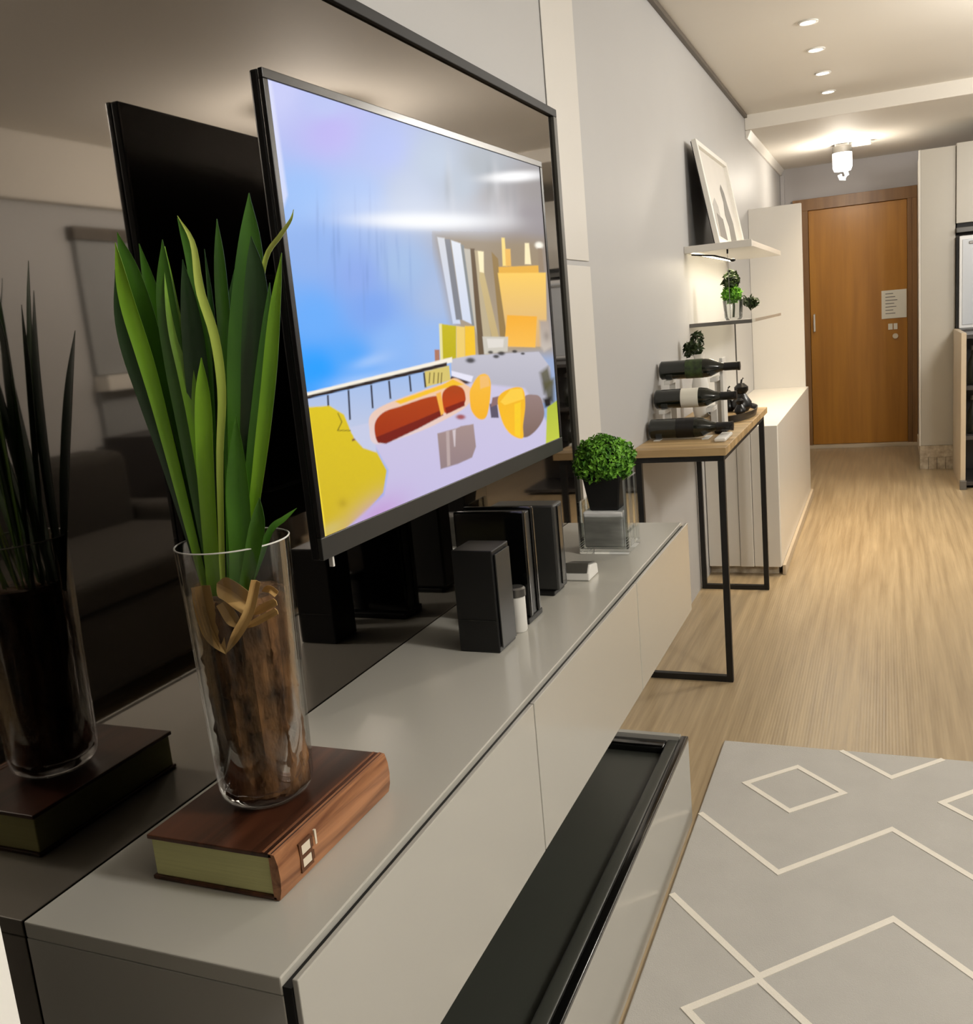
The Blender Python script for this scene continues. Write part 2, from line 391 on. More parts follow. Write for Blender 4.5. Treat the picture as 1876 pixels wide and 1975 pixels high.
for y, w in zip((4.69, 5.21, 5.76, 6.29), ('nearest', 'second nearest', 'second farthest', 'farthest')):
    downlight(-0.30, y, w+' of the four round downlights in the white ceiling')
def fill_drum(x, y, label, power, R=0.22):  # opal drums added out of view to fill the room with light
    z = C1-0.06
    t = thing('fill_drum', label, 'lamp', (x, y, C1))
    obj('fill_drum_cup', MB().lathe([(0, 0), (0.06, 0), (0.06, -0.02), (0.012, -0.03), (0.012, -0.07), (0, -0.07)], (x, y, C1-0.0005), 28), 'white_plastic', t, smooth=True)
    obj('fill_drum_opal', MB().lathe([(0.0, -0.071), (R, -0.071), (R, -0.16), (R-0.02, -0.175), (0, -0.178)], (x, y, C1), 40), 'fill_drum_glow', t, smooth=True)
    ld = bpy.data.lights.new('fill_drum_light', 'POINT'); ld.energy = power; ld.color = WARM; ld.shadow_soft_size = 0.16
    lo = bpy.data.objects.new('fill_drum_light', ld); COL.objects.link(lo); lo.parent = t; lo.location = (0, 0, -0.36)
    return t
fill_drum(1.10, 4.45, 'added fill lamp, an unseen opal drum between sofa and kitchen', FILL_MAIN_W)
fill_drum(1.45, 0.95, 'added fill lamp, an unseen opal drum beside the viewer', FILL_NEAR_W)
fill_drum(1.4, 6.1, 'added fill lamp, an unseen opal drum on the kitchen ceiling', FILL_KITCHEN_W)

# hall lamp
hx, hy = -0.285, 7.85
hl = thing('hall_lamp', 'glowing glass cylinder lamp under the hall ceiling before the door', 'lamp', (hx, hy, C2))
bx('ceiling_plate', (hx-0.05, hy-0.05, C2-0.018), (hx+0.05, hy+0.05, C2-0.0005), 'white_plastic', hl, bevel=0.004)
bx('cross_arm', (hx+0.05, hy-0.02, C2-0.03), (hx+0.2, hy+0.02, C2-0.0005), 'white_plastic', hl, bevel=0.004)
obj('collar', MB().lathe([(0.0, 0.0), (0.07, 0), (0.07, -0.045), (0, -0.045)], (hx, hy, C2-0.018), 28), 'metal_grey', hl, smooth=True)
obj('shade', MB().lathe([(0.0, 0), (0.068, 0), (0.068, -0.10), (0.058, -0.125), (0, -0.125)], (hx, hy, C2-0.063), 28), 'hall_glow', hl, smooth=True)
obj('curled_bulb', MB().tube([(hx+0.02, hy, C2-0.185), (hx+0.03, hy, C2-0.22), (hx+0.015, hy, C2-0.245), (hx-0.012, hy, C2-0.24), (hx-0.02, hy, C2-0.215)], 0.015), 'hall_glow', hl, smooth=True)
ld = bpy.data.lights.new('hall_glow_light', 'POINT'); ld.energy = HALL_W; ld.color = (1.0, 0.9, 0.76); ld.shadow_soft_size = 0.07
lo = bpy.data.objects.new('hall_glow_light', ld); COL.objects.link(lo); lo.parent = hl; lo.location = (0, -0.12, -0.2)

# ------------------------------------------------------------------ smoked mirror on the TV wall
MZ0, MZ1, MY1 = 0.40, 1.852, 2.53
mr = thing('wall_mirror', 'large smoked dark mirror panel behind the television', 'mirror', (WX+0.01, 1.0, MZ0))
bx('glass_panel', (WX+.0005, YN+0.3, MZ0), (-0.80, MY1-0.026, MZ1-0.02), 'smoked_mirror', mr, bevel=0)
bx('top_rail', (WX+.0005, YN+0.3, MZ1-0.02), (-0.792, MY1, MZ1), 'frame_black', mr, bevel=0.0015)
bx('side_rail', (WX+.0005, MY1-0.026, MZ0), (-0.792, MY1, MZ1-0.02), 'frame_grey', mr, bevel=0.0015)

# ------------------------------------------------------------------ floating cabinet
CX0, CX1, CY0, CY1, CZ0, CZ1 = -0.799, -0.475, 0.590, 2.395, 0.535, 0.770
cb = thing('floating_cabinet', 'long pale greige gloss cabinet floating under the television', 'cabinet', (-0.64, 1.49, CZ0))
bx('top_board', (CX0, CY0, CZ1-0.018), (CX1-0.0165, CY1, CZ1), 'cabinet_top', cb, bevel=0.0015)
bx('carcass', (CX0, CY0+0.02, CZ0+0.006), (CX1-0.0245, CY1-0.02, CZ1-0.0185), 'gap_black', cb, bevel=0)
bx('end_panel', (CX0, CY0, CZ0), (CX1-0.0165, CY0+0.0195, CZ1-0.0185), 'cabinet_gloss', cb, bevel=0.001)
bx('end_panel', (CX0, CY1-0.0195, CZ0), (CX1-0.0165, CY1, CZ1-0.0185), 'cabinet_gloss', cb, bevel=0.001)
bx('gap_shade_strip', (CX1-0.0164, CY0+0.001, CZ0+0.004), (CX1-0.0066, CY1-0.001, CZ1-0.009), 'gap_black', cb, bevel=0)  # solid black strip, paints in the shade of the gap
ys = [CY0+0.001, 1.205, 1.835, CY1-0.001]
for k in range(3):
    bx('drawer_front', (CX1-0.0065, ys[k]+0.0015, CZ0), (CX1, ys[k+1]-0.0015, CZ1-0.001), 'cabinet_gloss', cb, bevel=0.0012)

# ------------------------------------------------------------------ low platform with the black tray
PX1, PY1, PZ = -0.475, 2.262, 0.238
pf = thing('low_platform', 'low gloss plinth unit with sunken black top beneath the floating cabinet', 'plinth', (-0.64, 1.3, 0))
bx('front_panel', (PX1-0.018, 0.2, 0.0), (PX1, PY1, PZ-0.012), 'cabinet_gloss', pf, bevel=0.001)
bx('end_panel', (WX+0.0005, PY1-0.018, 0.0), (PX1-0.0185, PY1, PZ+0.004), 'cabinet_gloss', pf, bevel=0.001)
bx('body', (WX+0.0005, 0.2, 0.0), (PX1-0.0185, PY1-0.0185, PZ-0.045), 'gap_black', pf, bevel=0)
bx('tray_floor', (WX+0.0005, 0.2, PZ-0.045), (PX1-0.05, PY1-0.019, PZ-0.028), 'tray_black', pf, bevel=0)
bx('tray_rim', (PX1-0.05, 0.2, PZ-0.045), (PX1-0.0185, PY1-0.019, PZ-0.004), 'tray_black', pf, bevel=0.006, seg=3, smooth=True)
bx('tray_nosing', (PX1-0.018, 0.2, PZ-0.0118), (PX1+0.001, PY1, PZ), 'tray_edge', pf, bevel=0.003, seg=3, smooth=True)
bx('tray_end', (-0.72, PY1-0.06, PZ-0.028), (PX1-0.05, PY1-0.019, PZ-0.006), 'tray_edge', pf, bevel=0.006, seg=3, smooth=True)

# ------------------------------------------------------------------ rug
rg = thing('rug', 'grey woven rug with white zigzag and diamond lines', 'rug', (0.6, 1.4, 0))
bx('pile', (-0.464, -0.4, 0.0005), (0.955, 2.735, 0.010), 'rug_grey', rg, bevel=0.003)
def line_strip(pts, w=0.016, closed=False, z0=0.0095, z1=0.0115):
    """mitred flat strip"""
    P = [Vector((a, b)) for a, b in pts]; n = len(P); L_, R_ = [], []
    for i in range(n):
        a = P[i-1] if (i > 0 or closed) else None; c = P[(i+1) % n] if (i < n-1 or closed) else None
        d1 = (P[i]-a).normalized() if a is not None else (c-P[i]).normalized()
        d2 = (c-P[i]).normalized() if c is not None else d1
        t = (d1+d2).normalized(); nn = Vector((-t.y, t.x)); k = w/2/max(0.35, nn.dot(Vector((-d1.y, d1.x))))
        L_.append(P[i]+nn*k); R_.append(P[i]-nn*k)
    mb = MB(); seg = n if closed else n-1
    for i in range(seg):
        j = (i+1) % n
        mb.hexa([(*L_[i], z0), (*R_[i], z0), (*R_[j], z0), (*L_[j], z0), (*L_[i], z1), (*R_[i], z1), (*R_[j], z1), (*L_[j], z1)])
    return mb
def zigzag(yv, yp, x0=-0.24, per=0.49, xa=-0.459, xb=0.95, ymax=2.73):
    """valleys at x0+k*per; clipped to the rug"""
    def yat(x):
        u = ((x-x0)/per) % 1.0; u = u*2 if u < 0.5 else 2-2*u
        return yv+(yp-yv)*u
    xs = sorted({xa, xb} | {x for k in range(-2, 20) for x in (x0+k*per/2,) if xa < x < xb})
    segs, cur = [], []
    for i, x in enumerate(xs):
        y = yat(x)
        if y <= ymax:
            if not cur and i > 0 and yat(xs[i-1]) > ymax:
                yp_ = yat(xs[i-1]); t = (ymax-yp_)/(y-yp_); cur.append((xs[i-1]+t*(x-xs[i-1]), ymax))
            cur.append((x, y))
        else:
            if cur:
                y0 = cur[-1][1]; t = (ymax-y0)/(y-y0); cur.append((cur[-1][0]+t*(x-cur[-1][0]), ymax)); segs.append(cur); cur = []
    if len(cur) > 1: segs.append(cur)
    return segs
for yv, yp, xo in ((1.69, 1.945, -0.24), (2.06, 2.315, -0.24), (2.59, 2.845, 0.005), (0.95, 1.205, 0.005), (0.5, 0.755, -0.24), (0.05, 0.305, -0.24)):
    for sgm in zigzag(yv, yp, xo, xa=-0.2 if yv > 2.5 else -0.459):
        obj('zigzag_line', line_strip(sgm), 'rug_line', rg)
for k in range(3):
    for cy in (2.475, 1.562, 0.78):
        cx = -0.24+0.49*k if cy != 0.78 else 0.005+0.49*k
        if cx+0.127 > 0.95: continue
        r_ = 0.1265 if cy != 1.562 else 0.119
        obj('diamond_line', line_strip([(cx-r_, cy), (cx, cy+r_), (cx+r_, cy), (cx, cy-r_)], closed=True, z1=0.0119), 'rug_line', rg)

# ------------------------------------------------------------------ television
TO = np.array([-0.682, 1.0, 0.0]); TD = np.array([0.0248, 1.0, 0.0]); TD /= np.linalg.norm(TD); TN = np.array([TD[1], -TD[0], 0.0])
U0, U1, Z0, Z1 = 0.030, 0.955, 1.060, 1.624     # picture area
def tvp(u, z, w=0.0):
    p = TO+TD*u+TN*w; return (p[0], p[1], z)
def tvbox(u0, u1, z0, z1, w0, w1):
    return MB().hexa([tvp(u0, z0, w0), tvp(u1, z0, w0), tvp(u1, z0, w1), tvp(u0, z0, w1), tvp(u0, z1, w0), tvp(u1, z1, w0), tvp(u1, z1, w1), tvp(u0, z1, w1)])
tvc = tvp(0.5, Z0, -0.03)
tv = thing('television', 'flat television with terrace picture on an arm in front of the mirror', 'television', tvc)
obj('housing', tvbox(U0-0.010, U1+0.012, Z0-0.030, Z1+0.012, -0.017, -0.004), 'tv_black', tv, bevel=0.003)
obj('bezel_top', tvbox(U0-0.010, U1+0.012, Z1, Z1+0.012, -0.004, 0.003), 'tv_bezel', tv, bevel=0.001)
obj('bezel_bottom', tvbox(U0-0.010, U1+0.012, Z0-0.030, Z0, -0.004, 0.003), 'dark_grey_plastic', tv, bevel=0.001)
obj('bezel_side', tvbox(U0-0.010, U0, Z0, Z1, -0.004, 0.003), 'tv_bezel', tv, bevel=0.001)
obj('bezel_side', tvbox(U1, U1+0.012, Z0, Z1, -0.004, 0.003), 'tv_bezel', tv, bevel=0.001)
obj('back_bulge', tvbox(U0+0.16, U1-0.16, Z0+0.03, Z0+0.36, -0.052, -0.017), 'tv_black', tv, bevel=0.008)
obj('mount_plate', tvbox(0.36, 0.62, 1.22, 1.46, -0.062, -0.052), 'frame_black', tv, bevel=0.002)
obj('mount_arm', MB().box((-0.797, 1.40, 1.30), (-0.730, 1.56, 1.38)), 'frame_black', tv, bevel=0.003)
obj('standby_lamp', tvbox(U0+0.02, U0+0.024, Z0-0.046, Z0-0.030, -0.010, -0.004), 'white_plastic', tv)

# the picture on the screen: painted per vertex on a fine flat grid
NU, NV = 620, 380
uu, vv = np.meshgrid(np.linspace(U0, U1, NU), np.linspace(Z0, Z1, NV))
XYZ = TO[None, None, :]+TD[None, None, :]*uu[..., None]; XYZ[..., 2] = vv
XYZ = XYZ+TN[None, None, :]*0.001
# the picture is drawn in its own 2-D sheet, pinned to the screen by its four corners
def homography(src, dst):
    A = []
    for (x, y), (u, v) in zip(src, dst):
        A.append([x, y, 1, 0, 0, 0, -u*x, -u*y]); A.append([0, 0, 0, x, y, 1, -v*x, -v*y])
    h = np.linalg.solve(np.array(A, float), np.array(dst, float).ravel()); return np.append(h, 1).reshape(3, 3)
HM = homography([(U0, Z1), (U1, Z1), (U1, Z0), (U0, Z0)], [(527, 160), (1049, 334), (1060, 862), (627, 1046)])
w_ = HM[2, 0]*uu+HM[2, 1]*vv+HM[2, 2]
gx, gy = (HM[0, 0]*uu+HM[0, 1]*vv+HM[0, 2])/w_, (HM[1, 0]*uu+HM[1, 1]*vv+HM[1, 2])/w_
def L3(c): return np.array(lin(c))
ctrl = [((540, 180), (200, 204, 247)), ((640, 210), (186, 196, 242)), ((650, 265), (186, 178, 240)), ((750, 300), (172, 186, 238)), ((850, 330), (180, 194, 216)),
        ((940, 335), (160, 168, 178)), ((900, 370), (176, 188, 204)), ((1035, 385), (140, 134, 134)), ((600, 400), (152, 190, 246)), ((700, 400), (166, 192, 240)), ((620, 500), (140, 176, 236)),
        ((800, 390), (186, 198, 222)), ((700, 560), (138, 168, 234)), ((780, 540), (160, 188, 228)), ((620, 640), (104, 172, 250)), ((620, 740), (30, 158, 255)), ((680, 720), (80, 166, 250)), ((760, 690), (140, 184, 245)),
        ((720, 620), (122, 164, 238)), ((850, 600), (168, 188, 224)), ((980, 430), (190, 184, 186)), ((1020, 430), (132, 122, 126)), ((900, 480), (176, 174, 180)), ((1000, 490), (142, 130, 126)), ((840, 690), (150, 186, 240)), ((960, 400), (160, 156, 158))]
num = np.zeros(gx.shape+(3,)); den = np.zeros(gx.shape)
for (cx, cy), c in ctrl:
    w_ = 1.0/(((gx-cx)**2+(gy-cy)**2)/400.0+1.0)**1.6
    num += w_[..., None]*L3(c); den += w_
img = num/den[..., None]
def blend(mask, c): 
    global img
    img = img*(1-mask[..., None])+L3(c)*mask[..., None]
def blob(cx, cy, rx, ry, c, slope=0.0, amt=1.0, pw=1.0):
    dx = gx-cx; dy = gy-cy-slope*dx
    blend(amt*np.exp(-((dx/rx)**2+(dy/ry)**2)**pw), c)
def rounded(pts, k=8):
    out = []; n = len(pts); P = [np.array(p, float) for p in pts]
    for i in range(n):
        a, b, c, d_ = P[i-1], P[i], P[(i+1) % n], P[(i+2) % n]
        for j in range(k):
            t = j/k; out.append(0.5*(2*b+(c-a)*t+(2*a-5*b+4*c-d_)*t*t+(3*b-a-3*c+d_)*t**3))
    return out
def poly(pts, c, amt=1.0, c2=None, feather=1.2, rnd=False):
    if rnd: pts = rounded(pts)
    return poly_(pts, c, amt, c2, feather)
def poly_(pts, c, amt=1.0, c2=None, feather=1.2):
    """antialiased polygon by signed distance; c2 gives a top-to-bottom wash"""
    P = np.array(pts, float); n = len(P); x0, y0 = P.min(0)-4; x1, y1 = P.max(0)+4
    sel = (gx > x0) & (gx < x1) & (gy > y0) & (gy < y1)
    if not sel.any(): return
    X = gx[sel]; Y = gy[sel]; ins = np.zeros(X.shape, bool); dist = np.full(X.shape, 1e9)
    for i in range(n):
        a = P[i]; b = P[(i+1) % n]
        cond = (a[1] > Y) != (b[1] > Y)
        ins ^= cond & (X < (b[0]-a[0])*(Y-a[1])/((b[1]-a[1]) if b[1] != a[1] else 1e-9)+a[0])
        e = b-a; l2 = max(1e-9, e@e); t = np.clip(((X-a[0])*e[0]+(Y-a[1])*e[1])/l2, 0, 1)
        dist = np.minimum(dist, np.hypot(X-a[0]-t*e[0], Y-a[1]-t*e[1]))
    sd = np.where(ins, dist, -dist); mk = np.clip(sd/feather*0.5+0.5, 0, 1)*amt
    col = np.broadcast_to(L3(c), (len(X), 3))
    if c2 is not None:
        t = np.clip((Y-P[:, 1].min())/(np.ptp(P[:, 1])+1e-9), 0, 1)[:, None]; col = L3(c)*(1-t)+L3(c2)*t
    img[sel] = img[sel]*(1-mk[:, None])+col*mk[:, None]
def stroke(pts, wd, c, amt=1.0):
    for a, b in zip(pts[:-1], pts[1:]):
        a = np.array(a, float); b = np.array(b, float); d_ = (b-a)/np.linalg.norm(b-a); q = np.array([-d_[1], d_[0]])*wd/2
        poly([a+q, b+q, b-q, a-q], c, amt)
rs = np.random.RandomState(3)
blob(700, 760, 60, 16, (200, 220, 250), -0.15, 0.5); blob(715, 722, 35, 12, (190, 214, 250), -0.3, 0.5)
for k in range(26):        # faint streaks in the hazy part of the picture
    sx = rs.uniform(610, 800); sy = rs.uniform(420, 600)
    blob(sx, sy, 2.5, rs.uniform(15, 60), (110, 140, 205), 0, 0.22)
for k in range(10):
    blob(rs.uniform(850, 1010), rs.uniform(340, 420), 6, 40, (120, 124, 132) if k % 2 else (205, 206, 210), 0, 0.25)
# terrace building: columns and drapes
poly([(842, 470), (1052, 480), (1058, 700), (890, 720), (872, 640)], (150, 132, 106), 0.85, (178, 152, 104), 14)
poly([(848, 478), (862, 480), (886, 648), (872, 648)], (214, 216, 222), 1, (206, 216, 240))
poly([(862, 482), (872, 482), (890, 640), (878, 640)], (130, 132, 140))
poly([(874, 484), (892, 490), (910, 650), (890, 640)], (228, 232, 240), 1, (212, 220, 240))
poly([(892, 492), (898, 494), (914, 660), (908, 660)], (136, 140, 142))
poly([(898, 500), (910, 502), (920, 690), (912, 650)], (196, 190, 178))
poly([(910, 500), (918, 500), (930, 720), (918, 720)], (104, 84, 62))
poly([(918, 504), (930, 505), (944, 700), (930, 712)], (190, 174, 142))
poly([(930, 505), (934, 546), (960, 690), (948, 700), (925, 560)], (206, 184, 132), 1, (196, 172, 122))
poly([(924, 505), (935, 506), (934, 548), (926, 546)], (255, 240, 196))
poly([(950, 506), (962, 520), (972, 680), (960, 690)], (150, 122, 74))
# glowing lantern tower
poly([(962, 536), (1038, 532), (1038, 552), (962, 552)], (236, 178, 66))
poly([(960, 548), (1051, 546), (1046, 690), (974, 692)], (252, 206, 96), 1, (214, 176, 130))
poly([(974, 630), (1030, 632), (1024, 692), (966, 690)], (248, 176, 48), 1, (250, 190, 80))
poly([(970, 478), (976, 478), (978, 534), (970, 534)], (252, 220, 130)); poly([(976, 500), (986, 500), (986, 534), (976, 534)], (240, 186, 90))
poly([(1014, 488), (1022, 488), (1024, 530), (1012, 530)], (255, 236, 190))
blob(1041, 492, 8, 7, (255, 250, 235), 0, 1.0, 2); poly([(1038, 498), (1046, 498), (1048, 545), (1038, 545)], (150, 130, 108))
poly([(1034, 640), (1052, 640), (1055, 690), (1040, 700), (1034, 690)], (176, 160, 148), 1, (200, 190, 180), 3)
blob(1046, 670, 6, 10, (120, 108, 100), 0, 0.5)
# yellow screens behind the terrace
poly([(848, 648), (878, 652), (876, 716), (848, 722)], (200, 184, 24), 1, (190, 176, 20)); poly([(878, 652), (894, 654), (892, 714), (876, 716)], (240, 206, 110))
poly([(894, 652), (912, 652), (912, 712), (892, 714)], (246, 196, 44)); poly([(846, 648), (851, 648), (851, 722), (846, 722)], (236, 226, 160))
poly([(836, 698), (845, 698), (845, 722), (836, 724)], (176, 120, 96))
# far deck and small things on it
poly([(866, 716), (905, 708), (1030, 700), (1050, 730), (1048, 800), (1000, 790), (900, 760), (866, 748)], (196, 194, 206), 1, (176, 174, 188))
poly([(926, 672), (974, 672), (972, 700), (928, 706)], (206, 200, 188)); poly([(934, 676), (966, 676), (964, 692), (936, 694)], (226, 220, 212))
for cx, cy, r_ in ((902, 718, 9), (960, 704, 7), (950, 710, 6), (985, 700, 5), (940, 702, 5), (1000, 704, 4)):
    blob(cx, cy, r_, r_*0.6, (40, 36, 34), 0, 0.9, 2)
poly([(866, 738), (906, 748), (902, 760), (866, 748)], (232, 230, 246)); poly([(866, 748), (902, 760), (896, 764), (862, 754)], (72, 48, 44))
# balustrade
poly([(590, 784), (868, 712), (868, 722), (590, 792)], (248, 240, 224), 1)
poly([(590, 790), (858, 722), (858, 730), (592, 796)], (44, 32, 30))
poly([(592, 796), (858, 730), (862, 762), (720, 830), (690, 870), (596, 830)], (156, 188, 236), 1, (196, 202, 226))
poly([(816, 740), (862, 728), (864, 756), (816, 770)], (216, 196, 110)); 
for x, y0_, y1_ in ((637, 786, 842), (675, 776, 832), (717, 766, 810), (750, 758, 792), (788, 748, 778), (815, 742, 770)):
    stroke([(x, y0_), (x+2, y1_)], 3.2, (34, 30, 44))
for x in (826, 834, 842, 848): stroke([(x, 742), (x-2, 762)], 1.8, (110, 92, 40))
# yellow ground, pale floor, violet shade
poly([(590, 810), (640, 806), (666, 822), (680, 858), (716, 872), (742, 925), (735, 965), (700, 1005), (660, 1035), (622, 1052), (612, 1050)], (222, 196, 30), 1, (206, 178, 36))
poly([(590, 800), (602, 808), (632, 1050), (618, 1055)], (250, 224, 60))
poly([(716, 872), (700, 880), (720, 860), (900, 760), (1000, 770), (1062, 870), (1062, 880), (760, 1000), (700, 1040), (640, 1060), (664, 1034), (735, 970), (744, 925)], (206, 200, 226), 1, (196, 186, 228), 3)
blob(725, 1010, 50, 34, (196, 152, 212), -0.5, 0.8); blob(690, 1046, 60, 9, (126, 70, 220), -0.42, 0.8); blob(640, 1032, 22, 12, (206, 186, 110), -0.4, 0.8)
stroke([(680, 870), (711, 858)], 3.5, (120, 68, 50)); stroke([(655, 820), (662, 836), (654, 852), (678, 852)], 1.6, (110, 92, 20))
blob(661, 985, 8, 8, (176, 146, 30), 0, 0.6)
poly([(676, 846), (718, 836), (724, 892), (700, 884), (684, 866)], (198, 203, 230))
# long lounge: cream shell with rust red inside
poly([(712, 850), (714, 824), (740, 804), (800, 780), (850, 762), (872, 752), (892, 764), (905, 778), (890, 806), (836, 838), (790, 858), (735, 876), (716, 872)], (244, 196, 150), 1, (226, 206, 210), rnd=True)
poly([(760, 797), (850, 764), (868, 754), (888, 764), (850, 772), (770, 802)], (248, 194, 44))
poly([(722, 840), (738, 818), (770, 806), (836, 786), (844, 812), (800, 840), (742, 868), (726, 872)], (176, 64, 10), 1, (160, 46, 8), rnd=True)
poly([(724, 864), (800, 832), (845, 812), (848, 822), (800, 848), (742, 876), (728, 874)], (120, 26, 14))
poly([(848, 782), (866, 766), (884, 770), (890, 784), (886, 800), (852, 818)], (172, 66, 12), 1, (190, 60, 10), rnd=True); poly([(852, 808), (888, 794), (888, 804), (854, 820)], (128, 28, 12))
poly([(836, 782), (845, 778), (850, 818), (844, 822)], (246, 180, 70))
# box table
poly([(836, 856), (872, 846), (880, 842), (903, 838), (906, 880), (898, 900), (872, 912), (840, 922)], (166, 142, 138), 1, (146, 126, 130))
poly([(852, 852), (858, 851), (858, 915), (852, 917)], (186, 166, 164)); poly([(864, 850), (870, 848), (868, 880), (866, 880)], (210, 196, 200))
blob(880, 825, 9, 5, (160, 60, 50), 0, 0.9, 2)
# yellow egg chairs
poly([(900, 772), (915, 748), (930, 744), (938, 760), (934, 800), (926, 826), (912, 828), (900, 812), (898, 790)], (250, 190, 60), 1, (246, 178, 40), rnd=True); poly([(918, 748), (934, 746), (936, 766), (918, 772)], (244, 190, 110))
poly([(934, 800), (948, 798), (950, 826), (936, 826)], (92, 84, 104)); poly([(940, 788), (956, 784), (952, 800), (936, 806)], (140, 108, 110))
poly([(996, 790), (1018, 782), (1030, 790), (1034, 820), (1020, 846), (998, 862), (984, 850)], (150, 126, 122), 1, (124, 100, 92), rnd=True)
poly([(950, 790), (970, 772), (996, 770), (1000, 800), (994, 840), (992, 864), (970, 856), (955, 830)], (246, 184, 34), 1, (250, 190, 40), rnd=True); poly([(974, 772), (996, 770), (998, 790), (962, 802), (954, 796)], (252, 206, 70))
poly([(980, 800), (992, 796), (988, 862), (978, 858)], (250, 206, 40))
# leaves and lawn on the right edge
for pts in ([(1030, 740), (1046, 728), (1052, 760), (1036, 780)], [(1036, 760), (1056, 750), (1054, 800), (1040, 790)]): poly(pts, (96, 92, 60), 0.9, (60, 58, 40), 4)
poly([(1034, 790), (1048, 786), (1048, 804), (1036, 806)], (26, 22, 22), 1, None, 3)
poly([(1040, 806), (1062, 790), (1064, 872), (1034, 876)], (176, 190, 60), 1, (196, 204, 70))
# bright lamp reflections off the screen, painted into the picture as streaks
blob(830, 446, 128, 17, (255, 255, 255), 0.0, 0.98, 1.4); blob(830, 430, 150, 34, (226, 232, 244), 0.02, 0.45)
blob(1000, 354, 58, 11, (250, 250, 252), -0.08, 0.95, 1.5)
poly([(528, 160), (536, 164), (566, 398), (556, 432), (548, 380)], (224, 226, 250), 0.7, None, 3)  # pale glow along the near edge, painted into the picture

me = bpy.data.meshes.new('screen')
idx = np.arange(NU*NV).reshape(NV, NU)
quads = np.stack([idx[:-1, :-1], idx[:-1, 1:], idx[1:, 1:], idx[1:, :-1]], -1).reshape(-1, 4)
me.vertices.add(NU*NV); me.vertices.foreach_set('co', (XYZ.reshape(-1, 3)-np.array(tvc)).ravel())
me.loops.add(quads.size); me.loops.foreach_set('vertex_index', quads.ravel())
me.polygons.add(len(quads)); me.polygons.foreach_set('loop_start', np.arange(0, quads.size, 4)); me.polygons.foreach_set('loop_total', np.full(len(quads), 4))
me.update(); me.validate()
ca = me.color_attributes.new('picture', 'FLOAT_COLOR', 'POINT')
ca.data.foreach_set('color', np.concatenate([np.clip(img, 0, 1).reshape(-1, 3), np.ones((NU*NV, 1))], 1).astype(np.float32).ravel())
sm = bpy.data.materials.new('screen_picture'); sm.use_nodes = True; nt = sm.node_tree; b = nt.nodes['Principled BSDF']
b.inputs['Base Color'].default_value = (0.01, 0.01, 0.01, 1); b.inputs['Roughness'].default_value = 0.35; b.inputs['Specular IOR Level'].default_value = 0.03
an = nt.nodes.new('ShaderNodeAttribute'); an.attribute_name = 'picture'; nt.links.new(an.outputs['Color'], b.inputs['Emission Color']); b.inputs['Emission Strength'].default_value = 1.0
sm.cycles.emission_sampling = 'NONE'; me.materials.append(sm)
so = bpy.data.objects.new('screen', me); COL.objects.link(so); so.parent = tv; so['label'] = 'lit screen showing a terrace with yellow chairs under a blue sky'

# ------------------------------------------------------------------ book lying on the cabinet
bz0, bz1 = CZ1+0.0005, 0.8215
bxl, bxr, by0, by1 = -0.7185, -0.557, 0.687, 0.915
bk = thing('book', 'thick brown leather book lying flat under the glass vase', 'book', ((bxl+bxr)/2, (by0+by1)/2, CZ1))
obj('pages', MB().box((bxl+0.003, by0+0.003, bz0+0.004), (bxr-0.006, by1-0.003, bz1-0.005)), 'paper_pages', bk, bevel=0.001)
bx('back_cover', (bxl, by0, bz0), (bxr-0.004, by1, bz0+0.0042), 'cover_wood', bk, bevel=0.001)
bx('front_cover', (bxl, by0, bz1-0.005), (bxr-0.004, by1, bz1), 'cover_wood', bk, bevel=0.001)
sp = obj('spine', MB().prism([(bxr-0.008, bz0), (bxr-0.001, bz0+0.001), (bxr+0.002, bz0+0.012), (bxr+0.003, (bz0+bz1)/2), (bxr+0.002, bz1-0.012), (bxr-0.001, bz1-0.001), (bxr-0.008, bz1+0.0005)], by0, by1, 'XZ'), 'spine_wood', bk, smooth=True)
bx('hinge_groove', (bxr-0.016, by0+0.001, bz1-0.0002), (bxr-0.0135, by1-0.001, bz1+0.0006), 'cover_edge', bk, bevel=0)
# letter B with two cream counters on the spine
def on_spine(y0, y1, z0, z1, name, m_, d=0.0005, r=0.0):
    return bx(name, (bxr+0.001, y0, z0), (bxr+0.0032+d, y1, z1), m_, sp, bevel=r)
by = 0.722
zb = bz0
on_spine(by, by+0.004, zb+0.010, zb+0.042, 'letter_stem', 'emblem_brown')
for za, zc in ((0.010, 0.0135), (0.0235, 0.0275), (0.0385, 0.042)):
    on_spine(by+0.004, by+0.022, zb+za, zb+zc, 'letter_bar', 'emblem_brown')
for za, zc in ((0.0135, 0.0235), (0.0275, 0.0385)):
    on_spine(by+0.020, by+0.0245, zb+za, zb+zc, 'letter_bow', 'emblem_brown')
    on_spine(by+0.0045, by+0.0195, zb+za+0.0005, zb+zc-0.0005, 'letter_counter', 'emblem_cream', 0.0002)
on_spine(by+0.029, by+0.032, zb+0.026, zb+0.042, 'letter_stroke', 'emblem_cream', 0.0003)

